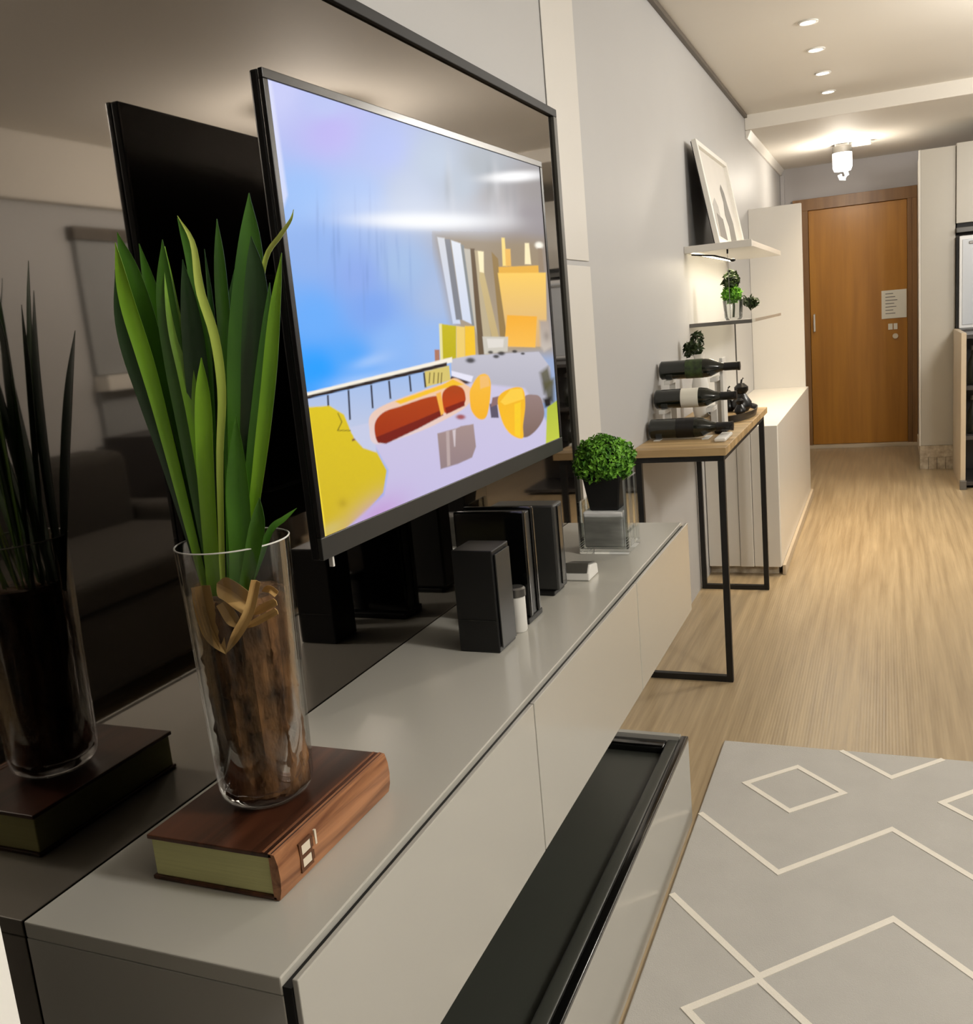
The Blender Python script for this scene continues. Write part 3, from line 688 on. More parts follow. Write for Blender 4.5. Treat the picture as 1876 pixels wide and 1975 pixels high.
# ------------------------------------------------------------------ glass vase with the trunk plant
vx, vy, vz = -0.640, 0.795, bz1+0.0006
VH = 0.291
prof_o = [(0.0, 0), (0.030, 0.0), (0.043, 0.003), (0.050, 0.011), (0.0525, 0.022), (0.0545, 0.10), (0.057, 0.2), (0.060, VH-0.002), (0.0592, VH)]
prof_i = [(0.0578, VH-0.001), (0.0545, 0.2), (0.052, 0.10), (0.0495, 0.024), (0.044, 0.015), (0.030, 0.010), (0.0, 0.009)]
vs_ = thing('glass_vase', 'tall clear glass cylinder vase standing on the brown book', 'vase', (vx, vy, vz))
obj('body', MB().lathe(prof_o+prof_i, (vx, vy, vz), 56, cap=False), 'vase_glass', vs_, smooth=True)
obj('rim', MB().lathe([(0.0585, VH-0.0008), (0.0601, VH-0.0008), (0.0603, VH), (0.0593, VH+0.0006), (0.0585, VH)], (vx, vy, vz), 56, cap=False), 'white_plastic', vs_, smooth=True)
pl = thing('trunk_plant', 'strappy green plant with bark trunk growing in the glass vase', 'plant', (vx, vy, vz+0.012))
# bark trunk: rough displaced cylinder
def trunk():
    mb = MB(); n, m_ = 56, 46; vs = []; fs = []; R = np.random.RandomState(5)
    ph = R.uniform(0, 6.28, 8)
    for j in range(m_+1):
        z = vz+0.012+0.222*j/m_
        for k in range(n):
            a = 2*math.pi*k/n
            r = 0.0455+0.0018*math.sin(3*a+ph[0]+j*0.05)+0.0016*math.sin(11*a+ph[1]+0.3*math.sin(j*0.4))+0.0012*math.sin(23*a+ph[2]+j*0.11)+R.normal(0, 0.0007)
            r += 0.0022*max(0, math.sin(j*0.75+2*math.sin(a+ph[3])+ph[4]))**3
            if j == 0 or j == m_: r *= 0.9
            vs.append((vx+0.003+r*math.cos(a), vy+r*math.sin(a), z))
    for j in range(m_):
        for k in range(n):
            k2 = (k+1) % n; fs.append((j*n+k, j*n+k2, (j+1)*n+k2, (j+1)*n+k))
    fs.append(tuple(reversed(range(n)))); fs.append(tuple(m_*n+k for k in range(n)))
    return mb.add(vs, fs)
obj('trunk', trunk(), 'bark', pl, smooth=True)
def catmull(P, n):
    P = [Vector(p) for p in P]; P = [P[0]*2-P[1]]+P+[P[-1]*2-P[-2]]; out = []
    segs = len(P)-3
    for i in range(n+1):
        t = i/n*segs; k = min(int(t), segs-1); t -= k; a, b, c, d_ = P[k:k+4]
        out.append(0.5*((2*b)+(c-a)*t+(2*a-5*b+4*c-d_)*t*t+(3*b-a-3*c+d_)*t**3))
    return out
def leaf_mesh(path, w, face=None, fold=0.22, n=26, tipstart=0.55, basew=0.45, thick=0.0006, twist=0.0):
    """strap leaf along a path from base to tip, w = full width, shallow V section"""
    C_ = catmull(path, n); mb = MB(); vs = []; fs = []
    face = Vector(face if face is not None else (0.45, -0.9, 0.1)).normalized()
    for i, p in enumerate(C_):
        s = i/n; t = (C_[min(i+1, n)]-C_[max(i-1, 0)]).normalized()
        side = t.cross(face).normalized(); nor = side.cross(t).normalized()
        if twist:
            q = Matrix.Rotation(twist*s, 3, t); side = q@side; nor = q@nor
        k = basew+(1-basew)*min(1, s/0.4)
        if s > tipstart: k *= max(0.0, 1-((s-tipstart)/(1-tipstart))**1.8)
        hw = max(0.0003, w*k/2)
        for sx, dz in ((-1, fold), (0, -fold*0.4), (1, fold)):
            vs.append(tuple(p+side*hw*sx+nor*hw*dz))
        for sx, dz in ((1, fold), (0, -fold*0.4), (-1, fold)):
            vs.append(tuple(p+side*hw*sx+nor*(hw*dz-thick)))
    for i in range(n):
        for k in range(6):
            k2 = (k+1) % 6; fs.append((i*6+k, i*6+k2, (i+1)*6+k2, (i+1)*6+k))
    fs.append((5, 4, 3, 2, 1, 0)); fs.append(tuple(n*6+k for k in range(6)))
    return mb.add(vs, fs)
PXM = 0.00054        # metres per photo pixel at the plant's distance
def leaf(px_pts, width_px, dy0, dy1, m_, name='leaf', **k):
    """px_pts from tip to base; depth runs from vy+dy0 (base) to vy+dy1 (tip)"""
    pts = []; n = len(px_pts)
    for i, (a, b) in enumerate(reversed(px_pts)):
        s = i/(n-1); pts.append(at(a, b, vy+dy0+(dy1-dy0)*s))
    return obj(name, leaf_mesh(pts, width_px*PXM, **k), m_, pl, smooth=True)
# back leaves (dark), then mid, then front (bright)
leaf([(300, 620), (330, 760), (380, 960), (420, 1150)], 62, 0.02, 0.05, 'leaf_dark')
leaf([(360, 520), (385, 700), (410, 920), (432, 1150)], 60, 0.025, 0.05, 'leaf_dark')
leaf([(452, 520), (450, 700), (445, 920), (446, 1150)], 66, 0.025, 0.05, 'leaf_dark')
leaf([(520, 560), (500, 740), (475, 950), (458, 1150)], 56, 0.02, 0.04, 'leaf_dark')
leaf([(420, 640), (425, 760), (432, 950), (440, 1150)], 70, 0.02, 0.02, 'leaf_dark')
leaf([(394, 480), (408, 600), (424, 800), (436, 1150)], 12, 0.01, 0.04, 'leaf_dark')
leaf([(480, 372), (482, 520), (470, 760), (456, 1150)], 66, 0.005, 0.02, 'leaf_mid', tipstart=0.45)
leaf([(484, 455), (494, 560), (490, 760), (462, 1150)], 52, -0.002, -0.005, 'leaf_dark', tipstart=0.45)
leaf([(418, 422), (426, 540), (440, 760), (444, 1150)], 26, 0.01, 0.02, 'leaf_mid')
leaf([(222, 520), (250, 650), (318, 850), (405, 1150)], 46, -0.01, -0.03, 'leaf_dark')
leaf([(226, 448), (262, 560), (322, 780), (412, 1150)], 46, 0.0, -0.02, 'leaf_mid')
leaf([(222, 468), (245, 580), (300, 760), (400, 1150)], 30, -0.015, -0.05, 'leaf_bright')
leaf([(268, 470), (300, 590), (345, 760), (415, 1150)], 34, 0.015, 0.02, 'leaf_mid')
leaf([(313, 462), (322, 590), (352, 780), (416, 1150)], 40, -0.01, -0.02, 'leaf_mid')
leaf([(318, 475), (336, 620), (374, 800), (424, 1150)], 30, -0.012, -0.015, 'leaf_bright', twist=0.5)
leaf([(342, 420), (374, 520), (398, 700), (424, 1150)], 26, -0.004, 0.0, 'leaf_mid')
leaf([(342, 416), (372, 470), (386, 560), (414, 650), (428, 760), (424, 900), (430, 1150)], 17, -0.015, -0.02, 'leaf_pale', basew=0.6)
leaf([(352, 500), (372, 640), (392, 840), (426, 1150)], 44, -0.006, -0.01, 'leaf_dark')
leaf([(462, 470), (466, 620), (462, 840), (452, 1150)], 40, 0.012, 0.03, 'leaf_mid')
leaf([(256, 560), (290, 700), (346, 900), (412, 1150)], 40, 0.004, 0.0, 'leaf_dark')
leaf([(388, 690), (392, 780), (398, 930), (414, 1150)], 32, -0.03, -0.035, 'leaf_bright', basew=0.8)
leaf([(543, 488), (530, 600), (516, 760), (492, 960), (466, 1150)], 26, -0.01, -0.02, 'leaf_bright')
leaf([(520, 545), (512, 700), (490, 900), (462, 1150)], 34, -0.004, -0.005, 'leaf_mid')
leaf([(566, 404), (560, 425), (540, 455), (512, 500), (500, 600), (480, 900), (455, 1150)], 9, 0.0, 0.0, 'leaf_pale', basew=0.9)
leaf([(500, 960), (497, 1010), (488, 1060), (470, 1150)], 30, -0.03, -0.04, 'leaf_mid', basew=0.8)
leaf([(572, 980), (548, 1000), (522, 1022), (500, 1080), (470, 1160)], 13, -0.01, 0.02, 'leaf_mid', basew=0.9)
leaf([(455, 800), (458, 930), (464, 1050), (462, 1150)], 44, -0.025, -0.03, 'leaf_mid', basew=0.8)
# dried sheaths folded down around the head of the trunk
def dry(px_pts, width_px, dy, **k): return leaf(px_pts, width_px, dy, dy, 'dry_leaf', 'dried_sheath', fold=0.35, **k)
dry([(436, 1262), (415, 1225), (398, 1180), (388, 1130)], 40, -0.046, basew=0.9)
dry([(424, 1252), (402, 1215), (388, 1170)], 16, -0.048, basew=0.9)
dry([(418, 1125), (446, 1140), (472, 1160), (484, 1170)], 42, -0.045, basew=0.9, tipstart=0.8)
dry([(434, 1262), (456, 1225), (480, 1180), (494, 1120)], 20, -0.05, basew=0.9)
dry([(462, 1212), (446, 1190), (428, 1162)], 26, -0.046, basew=0.9)
dry([(486, 1186), (508, 1172), (532, 1160)], 16, -0.04, basew=0.9)
dry([(470, 1212), (500, 1196), (534, 1178)], 14, -0.042, basew=0.9)
dry([(505, 1140), (520, 1136), (534, 1146)], 14, -0.035, basew=0.9)

# ------------------------------------------------------------------ things under the television
spk = thing('speaker', 'tall black box speaker standing under the television', 'speaker', (-0.637, 1.43, CZ1))
bx('cabinet', (-0.676, 1.395, CZ1+0.0005), (-0.602, 1.47, CZ1+0.178), 'black_plastic', spk, bevel=0.002)
bx('grille', (-0.6005, 1.401, CZ1+0.008), (-0.598, 1.464, CZ1+0.17), 'dark_grey_plastic', spk, bevel=0.0005)
bx('front_seam', (-0.674, 1.3935, CZ1+0.056), (-0.604, 1.3952, CZ1+0.0575), 'black_gloss', spk, bevel=0)
con = thing('game_console', 'black upright slab console behind the speaker on the cabinet', 'console', (-0.66, 1.58, CZ1))
bx('side_shell', (-0.742, 1.555, CZ1+0.012), (-0.602, 1.566, CZ1+0.21), 'black_gloss', con, bevel=0.003)
bx('core', (-0.738, 1.567, CZ1+0.010), (-0.607, 1.597, CZ1+0.205), 'dark_grey_plastic', con, bevel=0.002)
bx('side_shell', (-0.742, 1.598, CZ1+0.012), (-0.602, 1.609, CZ1+0.21), 'black_gloss', con, bevel=0.003)
bx('foot', (-0.74, 1.545, CZ1+0.0005), (-0.604, 1.62, CZ1+0.0115), 'black_plastic', con, bevel=0.002)
con2 = thing('media_player', 'dark grey upright media box nearest the potted bush', 'media box', (-0.67, 1.76, CZ1))
bx('case', (-0.742, 1.73, CZ1+0.010), (-0.606, 1.785, CZ1+0.185), 'dark_grey_plastic', con2, bevel=0.004)
bx('front_strip', (-0.6055, 1.748, CZ1+0.02), (-0.603, 1.767, CZ1+0.18), 'black_gloss', con2, bevel=0.001)
bx('foot', (-0.735, 1.725, CZ1+0.0005), (-0.615, 1.79, CZ1+0.0095), 'black_plastic', con2, bevel=0.002)
cup = thing('small_jar', 'small white cylinder jar between speaker and console', 'jar', (-0.612, 1.512, CZ1))
obj('body', MB().lathe([(0, 0.0005), (0.014, 0.0005), (0.016, 0.004), (0.016, 0.066), (0.0, 0.066)], (-0.612, 1.512, CZ1), 24), 'white_plastic', cup, smooth=True)
obj('lid', MB().lathe([(0, 0.0665), (0.0175, 0.0665), (0.0175, 0.080), (0.014, 0.083), (0, 0.083)], (-0.612, 1.512, CZ1), 24), 'metal_grey', cup, smooth=True)
rt = thing('router', 'small grey wedge shaped box on the cabinet beside the media box', 'router', (-0.60, 1.86, CZ1))
obj('case', MB().prism([(1.835, CZ1+0.0005), (1.905, CZ1+0.0005), (1.900, CZ1+0.024), (1.85, CZ1+0.032), (1.837, CZ1+0.016)], -0.635, -0.575, 'YZ'), 'white_plastic', rt, bevel=0.003)
obj('cover', MB().prism([(1.838, CZ1+0.017), (1.850, CZ1+0.0325), (1.898, CZ1+0.0245), (1.899, CZ1+0.027), (1.85, CZ1+0.0352), (1.836, CZ1+0.018)], -0.630, -0.580, 'YZ'), 'frame_grey', rt)

# ------------------------------------------------------------------ potted bush in its glass holder
gx0, gx1, gy0, gy1 = -0.664, -0.547, 2.06, 2.175
gh = thing('glass_holder', 'square clear glass box holding the black pot', 'glass box', ((gx0+gx1)/2, (gy0+gy1)/2, CZ1))
T = 0.007
gz0, gz1 = CZ1+0.0005, CZ1+0.172
bx('base', (gx0, gy0, gz0), (gx1, gy1, gz0+0.012), 'smoke_glass', gh, bevel=0.001)
bx('wall', (gx0, gy0, gz0+0.0125), (gx1, gy0+T, gz0+0.09), 'clear_glass', gh, bevel=0.001)
bx('wall', (gx0, gy1-T, gz0+0.0125), (gx1, gy1, gz1), 'clear_glass', gh, bevel=0.001)
bx('wall', (gx0, gy0+T+.0005, gz0+0.0125), (gx0+T, gy1-T-.0005, gz1-0.05), 'smoke_glass', gh, bevel=0.001)
bx('wall', (gx1-T, gy0+T+.0005, gz0+0.0125), (gx1, gy1-T-.0005, gz1), 'smoke_glass', gh, bevel=0.001)
blk = tag(bx('marble_block', (gx0+T+.003, gy0+T+.003, gz0+0.0128), (gx1-T-.003, gy1-T-.003, gz0+0.098), 'marble_grey', bevel=0.004), 'pale grey veined block inside the glass box under the pot', 'block')
pcx, pcy, pz = (gx0+gx1)/2, (gy0+gy1)/2, gz0+0.0985
pt = thing('potted_bush', 'round green boxwood ball in a black square pot', 'plant', (pcx, pcy, pz))
a_, b_ = 0.034, 0.045
obj('pot', MB().hexa([(pcx-a_, pcy-a_, pz), (pcx+a_, pcy-a_, pz), (pcx+a_, pcy+a_, pz), (pcx-a_, pcy+a_, pz), (pcx-b_, pcy-b_, pz+0.082), (pcx+b_, pcy-b_, pz+0.082), (pcx+b_, pcy+b_, pz+0.082), (pcx-b_, pcy+b_, pz+0.082)]), 'black_plastic', pt, bevel=0.003)
def leaf_cloud(c, R, nleaf, size, seed, sq=(1, 1, 0.85)):
    r = np.random.RandomState(seed); mb = MB()
    for i in range(nleaf):
        d_ = r.normal(size=3); d_ /= np.linalg.norm(d_)
        rad = R*(0.78+0.26*r.rand())*(1+0.10*math.sin(7*d_[0]+3*d_[2])*math.sin(6*d_[1]))
        p = np.array(c)+d_*rad*np.array(sq)
        nn = d_+r.normal(size=3)*0.7; nn /= np.linalg.norm(nn)
        t = np.cross(nn, r.normal(size=3)); t /= np.linalg.norm(t); q = np.cross(nn, t); s = size*(0.6+0.8*r.rand())
        mb.add([p-t*s, p+q*s*0.5+nn*s*0.15, p+t*s, p-q*s*0.5+nn*s*0.15], [(0, 1, 2, 3)])
    return mb
fo = obj('foliage', leaf_cloud((pcx-0.002, pcy, pz+0.112), 0.068, 4200, 0.0062, 11), 'bush_leaf', pt); fo['kind'] = 'stuff'
def ico(c, R, sq=(1, 1, 1), sub=3):
    bm = bmesh.new(); bmesh.ops.create_icosphere(bm, subdivisions=sub, radius=R)
    for v in bm.verts: v.co = Vector((v.co.x*sq[0]+c[0], v.co.y*sq[1]+c[1], v.co.z*sq[2]+c[2]))
    return bm
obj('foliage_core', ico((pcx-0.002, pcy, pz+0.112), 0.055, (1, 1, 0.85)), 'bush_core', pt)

# ------------------------------------------------------------------ console table
TX0, TX1, TY0, TY1, TZ = -0.818, -0.495, 3.195, 4.425, 0.845
ct = thing('console_table', 'narrow oak topped console table on a black steel frame', 'table', (-0.66, 3.81, 0))
bx('tabletop', (TX0, TY0, TZ-0.027), (TX1, TY1, TZ), 'oak_top', ct, bevel=0.002)
q = 0.022
for yy in (TY0+0.03, TY1-0.052):
    for xx in (TX0+0.004, TX1-0.034):
        bx('leg', (xx, yy, 0.0), (xx+q, yy+q, TZ-0.05), 'steel_black', ct, bevel=0.001)
    bx('foot_bar', (TX0+0.004+q, yy, 0.0), (TX1-0.034, yy+q, q), 'steel_black', ct, bevel=0.001)
    bx('top_bar', (TX0+0.004, yy, TZ-0.0498), (TX1-0.012, yy+q, TZ-0.0272), 'steel_black', ct, bevel=0.001)
for xx in (TX0+0.004, TX1-0.034):
    bx('side_bar', (xx, TY0+0.053, TZ-0.0498), (xx+q, TY1-0.0525, TZ-0.0272), 'steel_black', ct, bevel=0.001)

# wine bottles on a stepped rack
steps = [(3.46, TZ+0.040, 'lowest'), (3.575, TZ+0.138, 'middle'), (3.69, TZ+0.238, 'topmost')]
wr = thing('wine_rack', 'white stepped rack carrying three lying wine bottles', 'rack', (-0.66, 3.6, TZ))
for xx in (-0.775, -0.60):
    for (yy, zz, _), nm in zip(steps, 'abc'):
        bx('cradle', (xx-0.012, yy-0.05, zz-0.052 if zz-0.052 > TZ+0.001 else TZ+0.0005), (xx+0.012, yy+0.05, zz-0.0365), 'white_plastic', wr, bevel=0.001)
        if zz > TZ+0.08:
            bx('riser', (xx-0.012, yy+0.0505, TZ+0.0005), (xx+0.012, yy+0.062, zz-0.0365), 'white_plastic', wr, bevel=0.001)
bx('end_plate', (-0.587, 3.716, TZ+0.0005), (-0.575, 3.80, TZ+0.27), 'white_plastic', wr, bevel=0.002)
def bottle(yy, zz, nm):
    x0 = -0.808
    t = thing('wine_bottle', nm+' lying dark wine bottle on the white rack', 'bottle', (-0.66, yy, zz-0.036), 'wine bottles on the rack')
    obj('glass_body', MB().lathe([(0.0, 0.006), (0.030, 0.0), (0.036, 0.006), (0.036, 0.175), (0.033, 0.195), (0.020, 0.222), (0.0145, 0.24), (0.0145, 0.262), (0, 0.262)], (x0, yy, zz), 32, 'X'), 'wine_glass', t, smooth=True)
    obj('capsule', MB().lathe([(0.0150, 0.243), (0.0155, 0.244), (0.0155, 0.292), (0.017, 0.293), (0.017, 0.302), (0, 0.302)], (x0, yy, zz), 24, 'X', cap=False), 'wine_cap', t, smooth=True)
    obj('label', MB().lathe([(0.0363, 0.10), (0.0366, 0.10), (0.0366, 0.165), (0.0363, 0.165)], (x0, yy, zz), 32, 'X', cap=False), 'wine_cap' if nm == 'lowest' else 'label_paper' if nm == 'middle' else 'plant_dark', t, smooth=True)
for s_ in steps: bottle(*s_)
# boat shaped tray with black ornaments
tr = thing('boat_tray', 'long boat shaped wooden tray with black rim on the console table', 'tray', (-0.59, 4.05, TZ))
def boat(w, l, z0, z1, inset, top=True):
    pts = []
    for k in range(40):
        a = 2*math.pi*k/40; pts.append((-0.60+w*math.cos(a)*(abs(math.cos(a))**0.1 if abs(math.cos(a)) > 1e-6 else 0), 4.12+l*math.sin(a)))
    return pts
pts = boat(0.090, 0.25, 0, 0, 0)
obj('floor', MB().prism([(x*0.96-0.60*0.04, 4.12+(y-4.12)*0.96) for x, y in pts], TZ+0.0005, TZ+0.010), 'oak_top', tr)
mb = MB(); n = len(pts); vs = []
for (x, y) in pts:
    dx, dy = x+0.60, y-4.12
    for k, h in ((0.965, 0.0005), (1.0, 0.0005), (1.08, 0.03), (1.045, 0.03)): vs.append((-0.60+dx*k, 4.12+dy*k, TZ+h))
fs = []
for i in range(n):
    j = (i+1) % n
    for k in range(4): fs.append((i*4+k, j*4+k, j*4+(k+1) % 4, i*4+(k+1) % 4))
obj('rim', mb.add(vs, fs), 'ornament_black', tr, smooth=True)
orn = [((-0.575, 4.20), 0.042, 'large'), ((-0.635, 4.22), 0.032, 'medium left'), ((-0.565, 4.07), 0.024, 'small near')]
for (x, y), r_, nm in orn:
    o = thing('black_ornament', nm+' black gourd ornament on the boat tray', 'ornament', (x, y, TZ+0.0105), 'black ornaments on the tray')
    k = r_/0.04
    obj('body', MB().lathe([(0, 0), (0.025*k, 0.001*k), (0.040*k, 0.02*k), (0.040*k, 0.038*k), (0.024*k, 0.062*k), (0.018*k, 0.072*k), (0.028*k, 0.085*k), (0.028*k, 0.10*k), (0.012*k, 0.115*k), (0, 0.116*k)], (x, y, TZ+0.0105), 28), 'ornament_black', o, smooth=True)
    obj('stem', MB().tube([(x, y, TZ+0.0105+0.115*k), (x+0.003, y, TZ+0.0105+0.128*k), (x+0.010, y, TZ+0.0105+0.136*k)], 0.003*k+0.001, 8), 'ornament_black', o, smooth=True)
tag(obj('remote_control', MB().box((-0.555, 3.33, TZ+0.0005), (-0.515, 3.50, TZ+0.014)), 'white_plastic', bevel=0.005, seg=3, smooth=True), 'white slim remote lying at the front edge of the console table', 'remote')
tag(obj('eyeglass_case', MB().box((-0.59, 3.55, TZ+0.0005), (-0.545, 3.72, TZ+0.022)), 'black_plastic', bevel=0.008, seg=3, smooth=True), 'black rounded case lying on the oak table beside the remote', 'case')
# slim white vase with dark sprig behind the rack
sv = thing('slim_vase', 'slim white vase with dark sprigs behind the wine rack', 'vase', (-0.74, 4.15, TZ))
obj('body', MB().lathe([(0, 0.0005), (0.03, 0.0005), (0.036, 0.03), (0.036, 0.14), (0.022, 0.20), (0.020, 0.25), (0.026, 0.27), (0.0, 0.27)], (-0.74, 4.15, TZ), 28), 'white_plastic', sv, smooth=True)
f2 = obj('sprig', leaf_cloud((-0.745, 4.15, TZ+0.315), 0.034, 130, 0.014, 3, (0.8, 0.8, 1.4)), 'plant_dark', sv)
f3 = obj('sprig', leaf_cloud((-0.785, 4.15, TZ+0.29), 0.024, 90, 0.012, 4, (0.8, 0.8, 1.2)), 'plant_dark', sv)

# ------------------------------------------------------------------ white low unit and tall side panel behind the table
LZ = 0.738
lb = thing('white_low_unit', 'white panelled low unit behind the console table', 'cabinet', (-0.64, 5.6, 0))
bx('body', (WX+0.001, 4.63, 0.045), (-0.472, 6.6, LZ), 'panel_white', lb, bevel=0.002)
bx('plinth', (WX+0.001, 4.66, 0.0), (-0.49, 6.59, 0.0445), 'stone_base', lb, bevel=0.001)
xs = [WX+0.002, -0.74, -0.665, -0.60, -0.535, -0.473]
for k in range(5):
    bx('front_panel', (xs[k]+0.001, 4.610+0.006*(k % 2), 0.046), (xs[k+1]-0.001, 4.6295, LZ-0.001), 'panel_white', lb, bevel=0.0025)
bx('skirting', (-0.4715, 4.64, 0.0), (-0.455, 6.6, 0.05), 'kitchen_beige', lb, bevel=0.003)
tp = tag(bx('tall_side_panel', (WX+0.001, 6.601, 0.0), (-0.490, 6.64, 1.905), 'panel_satin', bevel=0.002), 'tall cream white panel standing from the wall before the door', 'panel')

# ------------------------------------------------------------------ shelves above the console table
SH = thing('wall_shelf', 'white floating wall shelf carrying the framed picture', 'shelf', (-0.68, 4.98, 1.552))
bx('board', (WX+0.0005, 4.362, 1.552), (-0.530, 5.62, 1.5765), 'panel_white', SH, bevel=0.0015)
bx('front_lip', (WX+0.0005, 4.350, 1.549), (-0.528, 4.3615, 1.5795), 'panel_white', SH, bevel=0.0012)
bx('led_strip', (-0.80, 4.42, 1.5475), (-0.788, 5.58, 1.5515), 'led_glow', SH, bevel=0)
ld = bpy.data.lights.new('shelf_led', 'AREA'); ld.shape = 'RECTANGLE'; ld.size = 0.05; ld.size_y = 1.16; ld.energy = LED_W; ld.color = (1.0, 0.86, 0.62)
lo = bpy.data.objects.new('shelf_led', ld); COL.objects.link(lo); lo.parent = SH; lo.location = (-0.62-(-0.68), 5.0-4.98, -0.012)
hk = thing('shelf_hook', 'dark thin bracket under the white wall shelf', 'bracket', (-0.66, 4.40, 1.50))
obj('rod', MB().tube([(-0.80, 4.42, 1.545), (-0.70, 4.42, 1.53), (-0.625, 4.42, 1.505)], 0.004), 'frame_black', hk, smooth=True)
obj('pin', MB().tube([(-0.640, 4.405, 1.5515), (-0.640, 4.405, 1.532)], 0.004), 'frame_black', hk)
obj('tip', ico((-0.620, 4.42, 1.503), 0.009, (1.4, 1, 0.8), 2), 'frame_black', hk, smooth=True)
obj('cable', MB().tube([(-0.6395, 4.405, 1.532), (-0.638, 4.405, 1.25)], 0.0012, 6), 'metal_grey', hk)
GS = thing('glass_shelf', 'thin glass shelf with grey edge below the white shelf', 'shelf', (-0.68, 5.05, 1.225))
bx('pane', (WX+0.0005, 4.402, 1.225), (-0.545, 5.70, 1.240), 'clear_glass', GS, bevel=0.001)
bx('front_edge', (WX+0.0005, 4.395, 1.224), (-0.544, 4.4015, 1.241), 'metal_grey', GS, bevel=0.0008)
obj('support_rod', MB().tube([(-0.640, 4.55, 1.2245), (-0.640, 4.55, TZ+0.03)], 0.003, 8), 'frame_grey', GS)
bx('rod_foot', (-0.655, 4.535, LZ+0.0005), (-0.625, 4.565, TZ+0.03), 'frame_grey', GS, bevel=0.001)

# framed picture leaning on the wall
PYa, PYb = 4.47, 5.37
pic = thing('framed_picture', 'white framed black and white photograph leaning on the wall shelf', 'picture', (-0.75, 4.9, 1.577))
def lean(off, s, y):      # s along the leaning height 0..1
    x = -0.705+(-0.793+0.705)*s; z = 1.578+0.462*s
    nx, nz = 0.982, 0.187
    return (x+nx*off, y, z+nz*off)
def leanbox(y0, y1, s0, s1, o0, o1):
    return MB().hexa([lean(o0, s0, y0), lean(o1, s0, y0), lean(o1, s0, y1), lean(o0, s0, y1), lean(o0, s1, y0), lean(o1, s1, y0), lean(o1, s1, y1), lean(o0, s1, y1)])
obj('backing', leanbox(PYa+0.004, PYb-0.004, 0.01, 0.99, 0.0, 0.004), 'frame_black', pic)
obj('mat_board', leanbox(PYa+0.02, PYb-0.02, 0.035, 0.965, 0.0042, 0.010), 'print_white', pic)
for a in ((PYa, PYa+0.03, 0, 1), (PYb-0.03, PYb, 0, 1), (PYa+0.0305, PYb-0.0305, 0, 0.05), (PYa+0.0305, PYb-0.0305, 0.95, 1)):
    obj('frame_bar', leanbox(*a, 0.004, 0.026), 'white_matte', pic, bevel=0.0015)
def leanpoly(pts, off0, off1, name, m_):
    mb = MB(); n = len(pts); vs = [lean(off0, s, y) for y, s in pts]+[lean(off1, s, y) for y, s in pts]
    fs = [tuple(reversed(range(n))), tuple(range(n, 2*n))]+[(k, (k+1) % n, n+(k+1) % n, n+k) for k in range(n)]
    return obj(name, mb.add(vs, fs), m_, pic)
leanpoly([(4.60, 0.1), (4.80, 0.1), (4.80, 0.42), (4.74, 0.5), (4.64, 0.42)], 0.0100, 0.0106, 'printed_shape', 'print_pale')
leanpoly([(4.66, 0.1), (4.86, 0.08), (4.86, 0.3), (4.70, 0.34)], 0.0106, 0.0110, 'printed_shape', 'print_grey')
leanpoly([(4.98, 0.06), (5.18, 0.06), (5.20, 0.30), (5.14, 0.5), (5.12, 0.62), (5.06, 0.70), (5.00, 0.64), (5.02, 0.5), (4.97, 0.36), (5.02, 0.24)], 0.0106, 0.0110, 'printed_figure', 'print_grey')

# plant in a clear jar on the glass shelf
jx, jy, jz = -0.645, 4.55, 1.2408
jr = thing('glass_jar', 'clear glass jar standing on the glass shelf', 'jar', (jx, jy, jz))
obj('body', MB().lathe([(0, 0.0005), (0.034, 0.0005), (0.040, 0.01), (0.046, 0.09), (0.0445, 0.09), (0.038, 0.013), (0.0, 0.010)], (jx, jy, jz), 32, cap=False), 'clear_glass', jr, smooth=True)
jp = thing('trailing_plant', 'green trailing plant growing out of the glass jar', 'plant', (jx, jy, jz+0.011))
obj('stem', MB().tube([(jx, jy, jz+0.012), (jx+0.004, jy, jz+0.06), (jx, jy, jz+0.13)], 0.005, 8), 'plant_dark', jp, smooth=True)
obj('foliage', leaf_cloud((jx-0.002, jy, jz+0.115), 0.042, 220, 0.020, 21, (0.9, 0.9, 0.9)), 'bush_leaf', jp)
obj('foliage', leaf_cloud((jx-0.004, jy, jz+0.180), 0.034, 130, 0.020, 22, (0.9, 0.9, 1.2)), 'plant_dark', jp)
obj('trailing_stem', MB().tube([(jx+0.02, jy, jz+0.10), (jx+0.052, jy, jz+0.105), (jx+0.075, jy, jz+0.075), (jx+0.09, jy, jz+0.06)], 0.003, 8), 'plant_dark', jp, smooth=True)
obj('trailing_leaves', leaf_cloud((jx+0.080, jy, jz+0.072), 0.024, 70, 0.018, 23, (1.2, 1, 0.9)), 'plant_dark', jp)

# ------------------------------------------------------------------ kitchen units at the right
kt = thing('tall_kitchen_unit', 'tall pale grey kitchen cabinet beside the front door', 'cabinet', (0.6, 7.9, 0))
bx('side_panel', (0.232, 7.56, 0.175), (0.452, 7.6, 2.238), 'kitchen_grey', kt, bevel=0.002)
bx('body', (0.232, 7.601, 0.175), (0.4515, 8.2, 2.238), 'kitchen_grey', kt, bevel=0.002)
bx('stone_plinth', (0.225, 7.55, 0.088), (0.4515, 8.2, 0.1745), 'stone_base', kt, bevel=0.002)
for k in range(4):
    bx('plinth_tile', (0.226+0.0565*k, 7.552, 0.0), (0.280+0.0565*k, 7.70, 0.0875), 'stone_base', kt, bevel=0.001)
bx('corner_strip', (0.220, 7.548, 0.175), (0.2315, 7.60, 2.238), 'panel_white', kt, bevel=0.001)
ku = thing('upper_kitchen_cabinet', 'pale grey upper kitchen cabinet above the white oven', 'cabinet', (0.75, 7.8, 1.72))
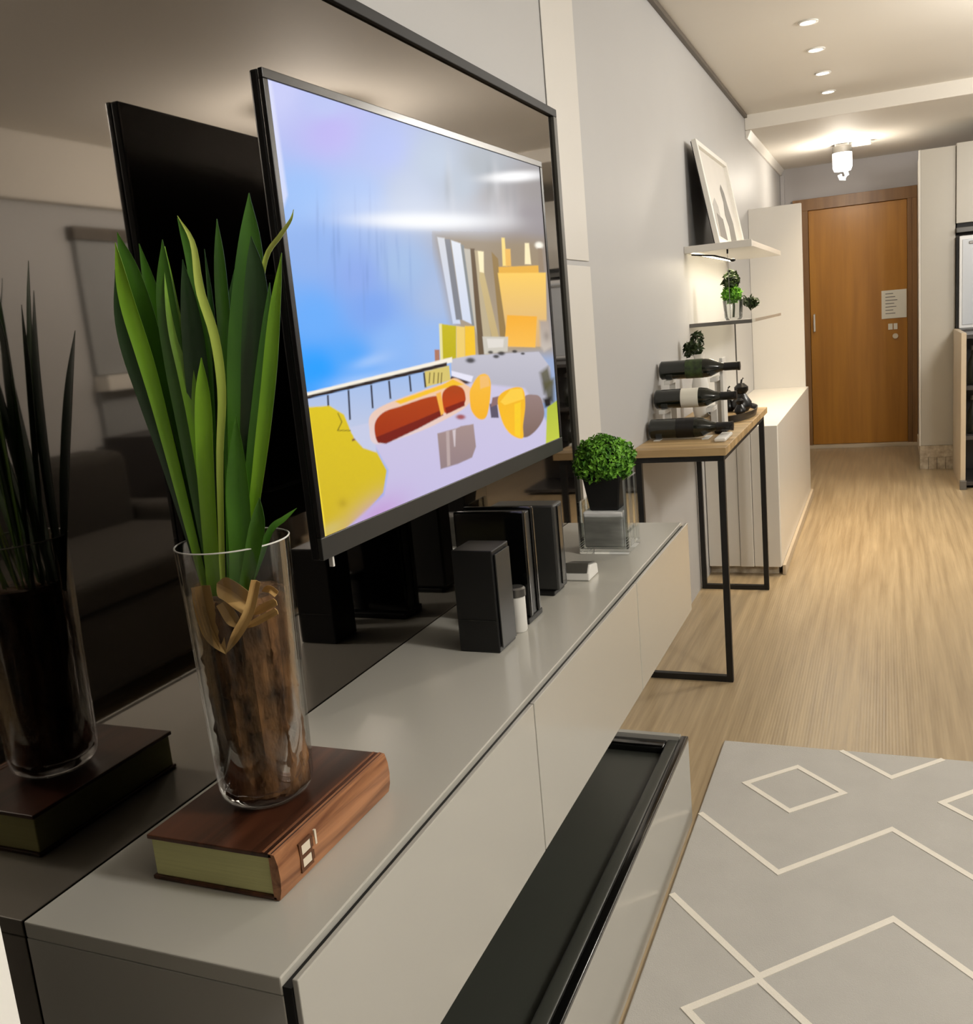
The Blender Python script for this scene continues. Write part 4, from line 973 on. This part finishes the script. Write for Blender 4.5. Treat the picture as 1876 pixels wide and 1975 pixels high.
bx('body', (0.455, 7.55, 1.725), (1.2, 8.1, 2.25), 'kitchen_grey', ku, bevel=0.002)
bx('door', (0.455, 7.53, 1.72), (0.80, 7.549, 2.248), 'kitchen_grey', ku, bevel=0.002)
bx('hood_lip', (0.455, 7.50, 1.655), (1.2, 8.1, 1.690), 'frame_grey', ku, bevel=0.003)
bx('hood_gap', (0.46, 7.55, 1.6905), (1.19, 8.1, 1.7195), 'gap_black', ku, bevel=0)
ov = thing('white_oven', 'white framed built-in oven at the right edge', 'oven', (0.72, 7.7, 1.005))
bx('case', (0.455, 7.50, 1.005), (1.0, 8.0, 1.63), 'gap_black', ov, bevel=0.002)  # black edge left of the frame paints in the oven's side shadow
bx('frame', (0.472, 7.47, 1.005), (1.0, 7.4995, 1.63), 'appliance_white', ov, bevel=0.004)
bx('window', (0.490, 7.464, 1.03), (0.97, 7.4695, 1.605), 'appliance_face', ov, bevel=0.002)
bx('handle', (0.53, 7.452, 1.572), (0.95, 7.4635, 1.59), 'metal_grey', ov, bevel=0.003)
kb = thing('oven_base_unit', 'open beige base unit with dark shelves below the white oven', 'cabinet', (0.72, 7.1, 0))
bx('side_post', (0.440, 6.76, 0.0), (0.470, 7.54, 1.004), 'kitchen_beige', kb, bevel=0.002)
bx('back', (0.4705, 7.3, 0.0), (1.0, 8.0, 1.004), 'kitchen_dark', kb, bevel=0)
for z in (0.02, 0.32, 0.64, 0.965):
    bx('shelf', (0.4705, 6.78, z), (1.0, 7.299, z+0.025), 'kitchen_dark', kb, bevel=0.001)
bx('metal_foot', (0.435, 6.735, 0.0), (0.475, 6.7595, 0.06), 'metal_grey', kb, bevel=0.002)
for k, (z, nm) in enumerate(((0.6655, 'upper'), (0.3455, 'lower'))):
    for j in range(2):
        x = 0.52+0.1*j
        t = thing('storage_bottle', '%s dark bottle on the %s kitchen shelf below the oven' % (('left', 'right')[j], nm), 'bottle', (x, 6.9, z), 'bottles below the oven')
        obj('body', MB().lathe([(0, 0.0005), (0.034, 0.0005), (0.036, 0.01), (0.036, 0.14), (0.014, 0.19), (0.014, 0.22), (0, 0.22)], (x, 6.9, z), 24), 'wine_glass', t, smooth=True)
        obj('cap', MB().lathe([(0, 0.2205), (0.016, 0.2205), (0.016, 0.25), (0, 0.25)], (x, 6.9, z), 20), 'metal_grey', t, smooth=True)

# ------------------------------------------------------------------ white curtain at the near end
def curtain(x0, x1, y, z0, z1):
    mb = MB(); n = 60; vs = []; fs = []
    for k in range(n+1):
        s = k/n; x = x0+(x1-x0)*s; yy = y+0.010*math.sin(s*math.pi*14)
        for z in (z0, z1):
            vs.append((x, yy-0.002, z)); vs.append((x, yy+0.002, z))
    for k in range(n):
        a, b_ = k*4, (k+1)*4
        fs += [(a, b_, b_+2, a+2), (a+1, a+3, b_+3, b_+1), (a, a+1, b_+1, b_), (a+2, b_+2, b_+3, a+3)]
    fs += [(0, 2, 3, 1), (n*4, n*4+1, n*4+3, n*4+2)]
    return mb.add(vs, fs)
cu = thing('curtain', 'white curtain hanging before the near end of the cabinet', 'curtain', (-0.41, -0.1, 0.02))
dm = curtain(-0.50, 0.29, 0.412, 0.02, C1-0.04)
dm.v = [(-y, x, z) for x, y, z in dm.v]          # runs along the room, facing the sofa side
obj('drape', dm, 'curtain_white', cu, smooth=True)
obj('rail', MB().tube([(-0.412, -0.52, C1-0.03), (-0.412, 0.31, C1-0.03)], 0.012, 12), 'white_plastic', cu, smooth=True)
